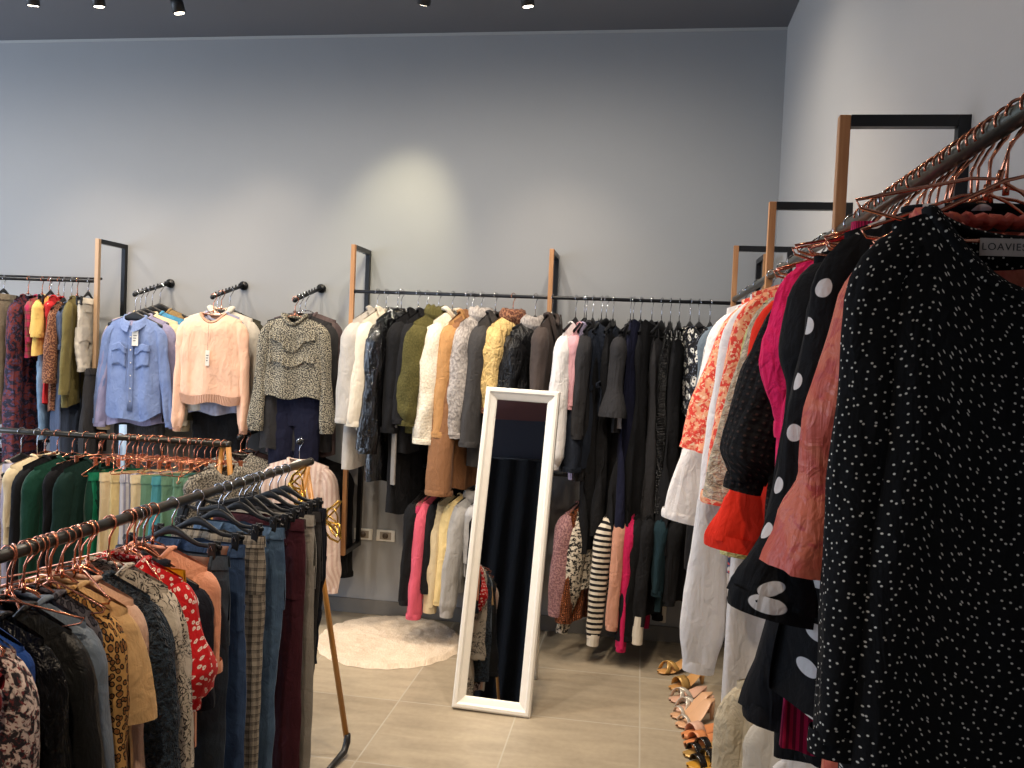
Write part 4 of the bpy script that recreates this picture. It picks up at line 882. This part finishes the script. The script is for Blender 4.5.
rk1(1.59, -8, top, 'cardigan', 'cardigan', 'large leopard print cardigan on the front rack', 'leopard cardigan', leob, 150, L=.95, slv=.45, ru=[(0,.055),(1,.05)], ws=.16, t=.045, a0=5)
rk1(1.555, -8, top, 'long_dress', 'dress', 'grey leopard chiffon dress in front of leopard cardigan', 'grey leopard dress', leog, 151, L=1.0, slv=.3, ws=.14, t=.04, ru=[(0,.04),(1,.04)], a0=4)
rk1(1.515, -8, top, 'blouse', 'blouse', 'smoky blue satin blouse on the front rack', 'smoky blue blouse', F('smoky_satin', (104, 116, 130), rough=.4), 152, L=.7, slv=.55, ru=[(0,.05),(1,.045)], ws=.16, t=.04, a0=5)
rk1(1.47, -9, top, 'jacket', 'jacket', 'black leather look jacket with sharp sleeve creases', 'black leather look jacket', leath, 153, L=.75, slv=.66, ru=[(0,.05),(.5,.055),(1,.06)], ws=.165, t=.05, a0=8, a1=8, wr=.012)
rk1(1.405, -9, top, 'blouse', 'blouse', 'black satin blouse in front of the leather jacket', 'black satin blouse', satk, 154, L=.75, slv=.6, ru=[(0,.05),(.6,.055),(1,.05)], ws=.155, t=.045, a0=4, wr=.014)
rk1(1.335, -8, top, 'sweater', 'sweater', 'patterned black, white and burgundy knitted sweater', 'patterned knitted sweater', nordic, 155, L=.8, slv=.6, ru=[(0,.05),(1,.045)], ws=.15, t=.045, a0=3)
rk1(1.36, -10, top, 'blouse', 'blouse', 'royal blue blouse near the red velvet hanger', 'royal blue blouse', bluex, 156, L=.22, slv=.12, ws=.15, t=.04, ru=[(0,.05),(1,.045)])
rk1(1.18, -6, top, 'blouse', 'blouse', 'pale pink blouse at the very left edge', 'pale pink edge blouse', pinkb, 157, 'white', L=.8, slv=.6, ws=.14, t=.04, ru=slim_ru)
rk1(1.12, -6, top, 'blouse', 'blouse', 'cream chiffon blouse nearest the camera on the rack', 'cream chiffon blouse', offw, 158, L=.8, slv=.6, ws=.14, t=.04, ru=slim_ru)
ys = (1.35, 1.42, 1.485, 1.53, 1.57, 1.60, 1.645, 1.68, 1.705, 1.73, 1.80, 1.87, 1.885, 1.91, 1.94)
nm_ = ('patterned knitted sweater', 'black satin blouse', 'leather look jacket', 'smoky blue blouse', 'grey leopard dress', 'leopard cardigan', 'tan sweatshirt', 'blush beige blouse', 'near side of the velvet dress', 'navy velvet dress', 'ink drawing dress', 'red flowered blouse', 'mustard skirt', 'white scalloped top', 'black blazer')
for i, y in enumerate(ys):
    hanger('wire', (RX, y, RZ), R((-26, 12, -34, 20, -14)[i % 5]), '!bare rose gold hanger just behind the ' + nm_[i] if i != 8 else '!bare rose gold hanger on the near side of velvet dress')
# dark red velvet hanger, nearest
vh = F('red_velvet', (104, 12, 24), sheen=.5); o = empty('velvet_hanger', (RX, 1.285, RZ), R(-8), 'dark red velvet hanger with round cut-out at left edge', 'hanger')
def vf(a, b):
    x = lerp(-.17, .17, a); k = 1 - abs(x)/.17; th = b*2*PI; return (x, .006*math.cos(th), -.1 - .06*(abs(x)/.17)**1.2 + (.014+.012*k)*math.sin(th))
MB().grid(30, 8, vf).build('shoulder_bar', vh, o); hook_mb().build('hook', CHROME, o)
MB().tube([(.14+.022*math.cos(t*PI/8), 0, -.2+.022*math.sin(t*PI/8)) for t in range(16)], .007, 8, closed=True).build('ring', vh, o)
MB().tube([(-.15, 0, -.15), (-.12, 0, -.21), (.12, 0, -.21), (.15, 0, -.15)], .007, 8).build('lower_bar', vh, o)

# ------------------------------------------------------------------ right wall rail (rail along y)
gR = 'clothes on the right wall rail'
def rr(y, dz, fn, name, cat, label, hl, m, seed, hk='wire', **k):
    if hk == 'black' and fn is top: k.setdefault('top_', -.13)
    loc = (XRR, y, k.pop('zr', ZR)); r, T = fn(name, cat, label, loc, R(dz), m, k.pop('group', gR), seed, **k)
    if hk: hanger(hk, loc, R(dz), hl)
    return r, T
r, T = rr(1.03, 2, top, 'long_dress', 'dress', 'black dress with tiny white dots, nearest on right rail', 'black dotted dress', dotk, 161, L=1.35, ws=.15, slv=.60, ru=[(0,.036),(.5,.04),(1,.038)], a0=2, a1=1, t=.05, nd=.10, neck=.108, collar='crew', wp=[(0,.15),(.15,.15),(.4,.172),(1,.225)], slope=.38, top_=-.124, amp=.012, folds=4, nb=.03)
r2_, T2 = rr(1.10, 0, top, 'blouse', 'blouse', 'coral satin blouse with ruffled neck and balloon sleeves', 'coral satin blouse', coral, 162, L=.8, ws=.155, slv=.40, ru=[(0,.04),(.5,.05),(.66,.044),(.72,.042),(.84,.056),(1,.064)], ry=[(0,.045),(.5,.055),(.66,.046),(.72,.044),(.84,.064),(1,.074)], a0=8, a1=6, cap=40, t=.045, nd=.035, neck=.092, collar='ruffle', cuff=None, frill=.01, wr=.01, slope=.4, top_=-.130, nb=0)
r3_, T3 = rr(1.19, 0, top, 'long_dress', 'dress', 'black dress with big white polka dots and flared sleeves', 'big polka dot dress', polk, 163, L=.68, ws=.16, slv=.50, ru=[(0,.045),(.5,.045),(.8,.05),(1,.075)], a0=8, a1=8, t=.05, nd=.0, neck=.085, collar='crew', frill=.01, wr=.01, slope=.4, top_=-.095, wp=[(0,.165),(.4,.18),(1,.23)], amp=.02, nb=-.01)
def neck_label(T, u, z, name, y):
    o = MB().box(u-.026, u+.026, y-.001, y, z-.010, z+.010).build('neck_label', F('woven_label', (196, 180, 168), sheen=0), T.root, smooth=False)
    c = bpy.data.curves.new('lettering', 'FONT'); c.body = 'LOAVIES'; c.size = .0115; c.align_x = 'CENTER'; c.align_y = 'CENTER'; c.extrude = .0002; c.space_character = 1.15
    c.materials.append(INK); q = bpy.data.objects.new('tmp', c); COL.objects.link(q); bpy.context.view_layer.update(); me = bpy.data.meshes.new_from_object(q.evaluated_get(bpy.context.evaluated_depsgraph_get())); bpy.data.objects.remove(q); t = bpy.data.objects.new('lettering', me); COL.objects.link(t); t.parent = o; t.location = (u, y-.0013, z); t.rotation_euler = (PI/2, 0, 0)
neck_label(T, -.028, -.164, 'a', -.004); neck_label(T3, .03, -.105, 'b', -.02)
rr(1.29, -4, top, 'blouse', 'blouse', 'rosy pink blouse sliver above the polka dot dress', 'rosy pink blouse', dustp, 164, L=.45, ws=.15, slv=.10, ru=[(0,.05),(1,.045)], a0=8, t=.04)
rr(1.38, -6, top, 'shirt', 'shirt', 'plain black shirt with a white button behind polka dress', 'plain black shirt', blackc, 165, L=.85, ws=.165, slv=.40, ru=[(0,.045),(.35,.055),(.5,.04),(1,.045)], a0=4, a1=1, t=.05, collar='shirt')
rr(1.50, -6, top, 'blouse', 'blouse', 'hot magenta crepe blouse with a gathered shoulder', 'hot magenta blouse', magenta, 166, L=.5, ws=.17, slv=.26, ru=[(0,.055),(.4,.062),(1,.04)], a0=6, a1=-4, t=.06, wr=.015, cap=55)
rr(1.60, -8, top, 'blouse', 'blouse', 'black blouse with cut-work holes and wide sleeves', 'cut-work black blouse', eyel, 167, 'black', L=.55, ws=.165, slv=.36, ru=[(0,.045),(.5,.055),(.85,.06),(1,.035)], a0=13, a1=10, t=.05, wr=.012, cap=50, ryk=.8)
rr(1.74, -6, top, 'blouse', 'blouse', 'orange red blouse with a flounced sleeve', 'orange red flounced blouse', redor, 168, 'black', L=.58, ws=.165, slv=.50, ru=[(0,.04),(.6,.042),(.8,.036),(.84,.045),(1,.07)], a0=7, a1=5, t=.045, frill=.008, cap=48)
rr(1.86, -6, top, 'blouse', 'blouse', 'cream blouse with a lace hem behind black cut-work blouse', 'lace hemmed cream blouse', lacecr, 169, 'black', L=.5, ws=.165, slv=.42, ru=[(0,.04),(.7,.05),(1,.06)], a0=9, a1=7, t=.045)
rr(1.96, -6, top, 'blouse', 'blouse', 'pale yellow lace blouse beside the orange red blouse', 'pale yellow lace blouse', ylace, 170, 'black', L=.6, ws=.155, slv=.56, ru=[(0,.045),(1,.05)], a0=4, t=.04)
rr(2.12, -8, top, 'kimono', 'kimono', 'long coral patterned kimono under the short one', 'long coral kimono', kimono, 171, 'white', L=.68, ws=.165, slv=.5, ru=[(0,.05),(1,.07)], a0=6, t=.045, amp=.02)
rr(2.36, -14, top, 'kimono', 'kimono', 'coral and peach patterned kimono with wide draped sleeves', 'draped coral kimono', kimono, 172, 'white', L=.55, ws=.165, slv=.42, ru=[(0,.055),(.3,.07),(.8,.085),(1,.085)], ry=[(0,.06),(1,.07)], a0=13, a1=8, t=.05, amp=.02, frill=.01, cuff=None, cap=42)
rr(2.55, -10, top, 'blouse', 'blouse', 'blue and white flowered blouse below the kimono', 'blue flowered blouse', bluflor, 173, 'white', L=.85, ws=.14, slv=.5, ru=[(0,.04),(1,.05)], a0=3, t=.045)
rr(2.75, -10, top, 'shirt', 'shirt', 'white tiered long blouse with a tan tag', 'white tiered blouse', white, 174, 'white', L=.95, ws=.165, slv=.68, ru=[(0,.05),(.5,.05),(1,.08)], a0=8, t=.05, amp=.02, a1=8)
rr(2.95, -14, top, 'blouse', 'blouse', 'white textured blouse with a long wide sleeve', 'white textured blouse', white2, 175, 'black', L=.62, ws=.165, slv=.62, ru=[(0,.05),(.5,.05),(.9,.055),(1,.05)], a0=10, a1=9, t=.05, cap=46, wr=.01)
rr(3.30, -12, top, 'blouse', 'blouse', 'slate grey blouse behind the white textured blouse', 'slate grey blouse', MATS['slate_cloth'], 176, 'black', L=.6, ws=.18, slv=.4, ru=slim_ru, t=.04)
rr(3.55, -10, top, 'blouse', 'blouse', 'black and white petal print blouse near the corner', 'petal print blouse', bwflor, 177, 'black', L=.5, ws=.18, slv=.3, ru=[(0,.05),(1,.05)], t=.04)
rr(3.75, -10, top, 'long_dress', 'dress', 'black dress on the right rail nearest the corner', 'black dress nearest the corner', blackc, 178, 'black', L=1.1, ws=.175, slv=.3, ru=slim_ru, t=.05)
for i, y in enumerate((None, None, None, None, 1.07, 1.14, 1.16, 1.22, 1.25, 1.28, 1.32, 1.35, 1.41, 1.44, 1.47, 1.53, 1.57, 1.63, 1.67, 1.71, 1.78)):
    nmr = ('two gaps before the dotted dress', 'in the gap before the dotted dress', 'just before the dotted dress', 'touching the front of the dotted dress', 'between dotted dress and coral blouse', 'just behind the coral blouse', 'just before the polka dot dress', 'just behind the polka dot dress', 'second behind the polka dot dress', 'just before the rosy pink blouse', 'just behind the rosy pink blouse', 'just before the plain black shirt', 'just behind the plain black shirt', 'midway from black shirt to magenta blouse', 'just before the magenta blouse', 'just behind the magenta blouse', 'just before the cut-work blouse', 'just behind the cut-work blouse', 'second behind the cut-work blouse', 'just before the orange red blouse', 'just behind the orange red blouse')[i]
    if y: hanger('wire', (XRR, y, ZR), R((10, -14, 6, -8, 4)[i % 5]), '!bare rose gold hanger ' + nmr)
# lower rail on the right wall
gRl = 'clothes low along the right wall'
def rl(y, dz, fn, name, cat, label, hl, m, seed, hk='black', **k): return rr(y, dz, fn, name, cat, label, hl, m, seed, hk, zr=.93, group=gRl, **k)
rr(1.30, 0, top, 'blouse', 'blouse', 'black blouse with a scalloped hem below the polka dots', 'scalloped black blouse', blackm, 181, None, L=.80, ws=.14, slv=.70, ru=[(0,.04),(.7,.05),(1,.085)], a0=1, a1=1, t=.05, frill=.012)
rr(1.25, 0, skirt, 'skirt', 'skirt', 'magenta pleated skirt peeking out below the polka dots', 'magenta pleated skirt', magpl, 182, None, L=.76, w0=.14, w1=.205, z=-.10, amp=.014)
rl(1.37, 0, top, 'shirt', 'shirt', 'mid blue denim shirt at the bottom beside the dotted dress', 'bottom blue denim shirt', denimm, 190, 'black', L=.55, ws=.165, slv=.4, ru=[(0,.04),(1,.035)], a0=2, t=.05, top_=-.13)
rl(1.47, 0, top, 'blouse', 'blouse', 'pink striped blouse low beside the cream crinkled dress', 'low pink striped blouse', F('pink_stripe', (224, 170, 180), (160, 176, 206), pat='stripev', s=1.3), 191, 'black', L=.5, ws=.165, slv=.4, ru=[(0,.04),(1,.035)], a0=4, t=.05, top_=-.13)
rl(1.55, 0, top, 'blouse', 'blouse', 'black sequin top low on the right rail', 'low black sequin top', kseq, 183, L=.4, ws=.19, slv=.35, ru=[(0,.055),(1,.07)], a0=16, t=.05)
rl(1.62, 0, top, 'shirt', 'shirt', 'white tiered shirt low beside the cream crinkled dress', 'low white tiered shirt', white, 184, 'wire', L=.62, ws=.13, slv=.5, ru=[(0,.04),(1,.05)], a0=1, t=.05)
rl(2.0, -4, top, 'long_dress', 'dress', 'cream crinkled long dress hanging above the sandals', 'cream crinkled dress', ribcr, 185, 'white', L=.84, ws=.17, slv=.6, ru=[(0,.045),(1,.045)], a0=3, t=.06, amp=.02)
rl(1.80, -4, top, 'long_dress', 'dress', 'ivory dress behind the cream crinkled dress', 'ivory low dress', offw, 186, 'white', L=.78, ws=.14, slv=.4, ru=[(0,.05),(1,.05)], a0=1, t=.06)
rr(2.2, -8, top, 'shirt', 'shirt', 'long white shirt with trailing tails above the sandals', 'long white shirt', white, 187, 'white', L=1.10, ws=.16, slv=.98, ru=[(0,.04),(.7,.05),(.9,.06),(1,.04)], a0=3, a1=2, t=.05, amp=.02)
rl(3.2, -8, top, 'long_dress', 'dress', 'black dress low behind the white tunics', 'low black dress', blackc, 189, L=.30, ws=.17, slv=.25, ru=slim_ru, t=.06)

# ------------------------------------------------------------------ sandals under the right rail
def sandal(x, y, rz, label, m, sole, kind='slide', heel=.0, group='sandals along the right wall'):
    r = empty('sandal', (x, y, 0), R(rz), label, 'sandal', group); L = .215
    def zc(t): return .006 + heel * max(0, min(1, (t - .3) / .5)) ** 1.4
    def wd(t): return .036 * (math.sin(PI * min(1, .12 + t * .88)) ** .45) * (1 - .28 * max(0, t - .45) / .55)
    def fn(a, b):
        t = b; w = wd(t); th = a * 2 * PI; s = .005 + (.006 if heel < .02 else .001)
        return (w * math.cos(th) * (1 if t > .001 and t < .999 else .3), t * L, zc(t) + s * math.sin(th) + s * .6, w * a, t * L)
    MB().grid(20, 24, fn).build('sole', sole, r)
    if heel > .02:
        MB().tube([(0, L*.90, zc(.9)), (0, L*.93, 0)], [.017, .0075], 10).build('heel', sole, r)
    def strap(t0, t1, h, w, mm=m, cross=0):
        mb = MB(); mb.grid(12, 3, lambda a, b: ((lambda ang, tt: (wd(tt) * 1.05 * math.cos(ang), tt * L + (b - .5) * w, zc(tt) + .006 + h * math.sin(ang), a, b))(PI * a, lerp(t0, t1, a))))
        o = mb.build('strap', mm, r); md = o.modifiers.new('t', 'SOLIDIFY'); md.thickness = .003; return o
    if kind == 'slide': strap(.30, .30, .045, .05)
    elif kind == 'cross': strap(.15, .42, .042, .022); strap(.42, .15, .046, .022)
    elif kind == 'buckle': strap(.22, .22, .036, .03); strap(.42, .42, .048, .03)
    else: strap(.18, .18, .034, .016)
    return r
silver = plain('silver_leather', (206, 198, 186), .35, .4); nude = plain('nude_leather', (202, 158, 122), .4); goldl = plain('gold_leather', (196, 156, 92), .35, .35); tanl = plain('tan_insole', (196, 146, 88), .5); orl = plain('orange_tan', (204, 132, 84), .45); blk = plain('black_patent', (22, 20, 20), .2); mus = plain('mustard_leather', (190, 140, 50), .4); pnk = plain('pink_insole', (206, 164, 142), .5)
sh = [(0.157, 4.135, goldl, tanl, 'cross', .05, 'gold crossed strap sandal farthest along the wall'), (0.21, 3.94, goldl, tanl, 'slide', .05, 'gold slide sandal second from the far end'),
 (0.205, 3.8, silver, pnk, 'cross', .03, 'silver crossed strap sandal beside the gold pair'), (0.225, 3.7, silver, pnk, 'cross', .03, 'silver crossed strap sandal beside the nude heels'),
 (0.205, 3.63, silver, nude, 'toe', .075, 'nude heeled sandal with a jewelled toe strap, far one'), (0.225, 3.54, silver, nude, 'toe', .075, 'nude heeled sandal with a jewelled toe strap, near one'),
 (0.245, 3.44, pnk, orl, 'slide', .01, 'orange tan flat sandal with knotted pink band, far one'), (0.25, 3.36, orl, orl, 'slide', .01, 'orange tan flat sandal with knotted band, near one'),
 (0.242, 3.28, blk, goldl, 'buckle', .02, 'black strapped gold soled sandal, far one'), (0.25, 3.19, blk, mus, 'buckle', .02, 'black strapped gold soled sandal, near one'), (0.325, 3.24, mus, mus, 'slide', .03, 'mustard leather sandal tucked beside black straps'),
 (0.285, 3.08, mus, tanl, 'buckle', .02, 'mustard sandal at the near end of row')]
for i, (x, y, m, s, kd, hh, lb) in enumerate(sh): sandal(x, y, -58 + (i * 7 % 9), lb, m, s, kd, hh)

# ------------------------------------------------------------------ behind the camera: fitting room front (seen in the mirror)
struct('wall_fitting', -2.1, XR, -1.42, -1.3, 0, H, plain('wall_navy_paint', (44, 46, 58), .8))
struct('ceiling_soffit', -2.1, XR, -1.3, .1, H-.1, H, plain('soffit_maroon', (120, 76, 74), .8))
cr = empty('curtain', (-1.15, -1.12, 0), 0, 'black full length curtain seen in the mirror', 'curtain')
mb = MB(); mb.grid(160, 20, lambda a, b: (lerp(-.8, .9, a), .05 * math.sin(a * 55 + .5 * math.sin(a*9)) * (.35 + .65*b), 2.72 - b * 2.69, a * 2, b * 2)); mb.build('cloth', F('curtain_black', (26, 27, 31)), cr)
MB().cyl((-.9, 0, 2.73), (1.0, 0, 2.73), .012).build('curtain_rod', BLACKM, cr)

# ------------------------------------------------------------------ ceiling spotlights
def spot(x, y, aim, power, label, size=96, blend=1.0, col=(1, .80, .58), zz=3.25):
    r = empty('spotlight', (x, y, 0), 0, label, 'spotlight', 'ceiling spotlights')
    MB().cyl((0, 0, H), (0, 0, H-.018), .035, 20).build('mount', BLACKP, r)
    MB().cyl((0, 0, H-.01), (0, 0, zz+.03), .006, 8).build('stem', BLACKP, r)
    d = (Vector(aim) - Vector((x, y, zz))).normalized(); c = Vector((0, 0, zz))
    MB().tube([c - d*.05, c + d*.045, c + d*.045], [.030, .032, .026], 20).build('head', BLACKP, r)
    MB().cyl(c + d*.044, c + d*.0475, .024, 20).build('lens', LENS, r)
    l = bpy.data.lights.new('spot_lamp', 'SPOT'); l.energy = power; l.spot_size = R(size); l.spot_blend = blend; l.color = col; l.shadow_soft_size = .045
    lo = bpy.data.objects.new('spot_lamp', l); COL.objects.link(lo); lo.parent = r; lo.location = c + d*.06; lo.rotation_euler = d.to_track_quat('-Z', 'Y').to_euler()
lt = NT('lamp_lens'); lt.b.inputs['Emission Color'].default_value = (1, .86, .66, 1); lt.b.inputs['Emission Strength'].default_value = 12; LENS = lt.m
SP = 62
spot(-3.11, 3.81, (-3.35, 4.5, .9), SP, 'black ceiling spotlight farthest left', 74)
spot(-2.77, 3.84, (-2.7, 4.4, .9), SP, 'glowing ceiling spotlight above the pale blue shirt', 74)
spot(-2.40, 3.94, (-2.0, 4.5, .8), SP, 'black ceiling spotlight above the peach sweatshirt', 74)
spot(-1.10, 3.90, (-1.43, 4.62, 2.15), 78, 'glowing ceiling spotlight above the coats', 46, 1.0, (1, .88, .56))
spot(-.614, 3.95, (-.35, 4.5, .7), SP*.8, 'black ceiling spotlight above the standing mirror', 74)
spot(-1.3, 3.55, (-1.2, 4.1, .0), SP*1.7, 'ceiling spotlight aimed at the round rug', 62)
spot(-.3, 2.3, (-.55, 3.5, 0), SP*1.6, 'ceiling spotlight aimed at the floor before the mirror', 70)
spot(-.45, 1.2, (.65, 1.95, 1.9), SP*.5, 'ceiling spotlight aimed at the right wall', 80)
spot(-.5, 2.7, (.35, 3.1, 1.2), SP*1.2, 'ceiling spotlight aimed at the coral kimono', 80)
spot(-.6, .3, (-1.1, 1.7, .9), SP*2.1, 'ceiling spotlight aimed at the front left rack', 90)
spot(-1.9, 1.9, (-2.1, 3.3, .9), SP*1.4, 'ceiling spotlight aimed at the green clothes', 80)
spot(-.7, 1.6, (-1.1, 2.4, .6), SP*1.1, 'ceiling spotlight aimed at the blue jeans', 80)
for x, lb in ((-4.2, 'added wide fill light at the far left of the shop'), (-3.1, 'added wide fill light over the pale blue shirt side'), (-2.0, 'added wide fill light over the ruffled blouse side'), (-.9, 'added wide fill light over the round rug side'), (-.15, 'added wide fill light near the room corner')):
    spot(x, 3.2, (x, 3.9, 0), 84, lb, 165, 1.0, (1, .91, .79), 3.28)  # unseen wide fill lamps, added to light the back wall evenly

def area(name, loc, rot, sx, sy, power, col):
    l = bpy.data.lights.new(name, 'AREA'); l.shape = 'RECTANGLE'; l.size = sx; l.size_y = sy; l.energy = power; l.color = col
    o = bpy.data.objects.new(name, l); COL.objects.link(o); o.location = loc; o.rotation_euler = rot
area('window_daylight', (XL+.02, 2.2, 1.6), (0, -PI/2, 0), 2.6, 3.7, 165, (.70, .82, 1))
area('door_daylight', (-4.1, YF+.02, 1.4), (PI/2, 0, 0), 2.3, 2.6, 70, (.74, .85, 1))
w = bpy.data.worlds.new('sky'); sc.world = w; w.use_nodes = True; w.node_tree.nodes['Background'].inputs[0].default_value = (.55, .7, 1, 1); w.node_tree.nodes['Background'].inputs[1].default_value = 1.0

# ------------------------------------------------------------------ camera
cam = bpy.data.cameras.new('camera'); co = bpy.data.objects.new('camera', cam); COL.objects.link(co); sc.camera = co
cam.sensor_width = 36; cam.lens = 830 / 1024 * 36; cam.clip_start = .02
yaw, pit, rol = R(8.7488), R(-2.0201), R(2.4389)
fwd = Vector((-math.sin(yaw)*math.cos(pit), math.cos(yaw)*math.cos(pit), math.sin(pit))); rt = Vector((math.cos(yaw), math.sin(yaw), 0)); dn = -rt.cross(fwd)
c_, s_ = math.cos(rol), math.sin(rol); X = rt*c_ - dn*s_; Yd = rt*s_ + dn*c_
M = Matrix((X, -Yd, -fwd)).transposed().to_4x4(); M.translation = Vector((0, 0, 1.55)); co.matrix_world = M
sc.view_settings.view_transform = 'Standard'; sc.view_settings.look = 'None'; sc.view_settings.gamma = 1; sc.view_settings.exposure = 0
sc.view_settings.use_curve_mapping = False
sc.cycles.use_denoising = True; sc.cycles.max_bounces = 6; sc.cycles.diffuse_bounces = 4
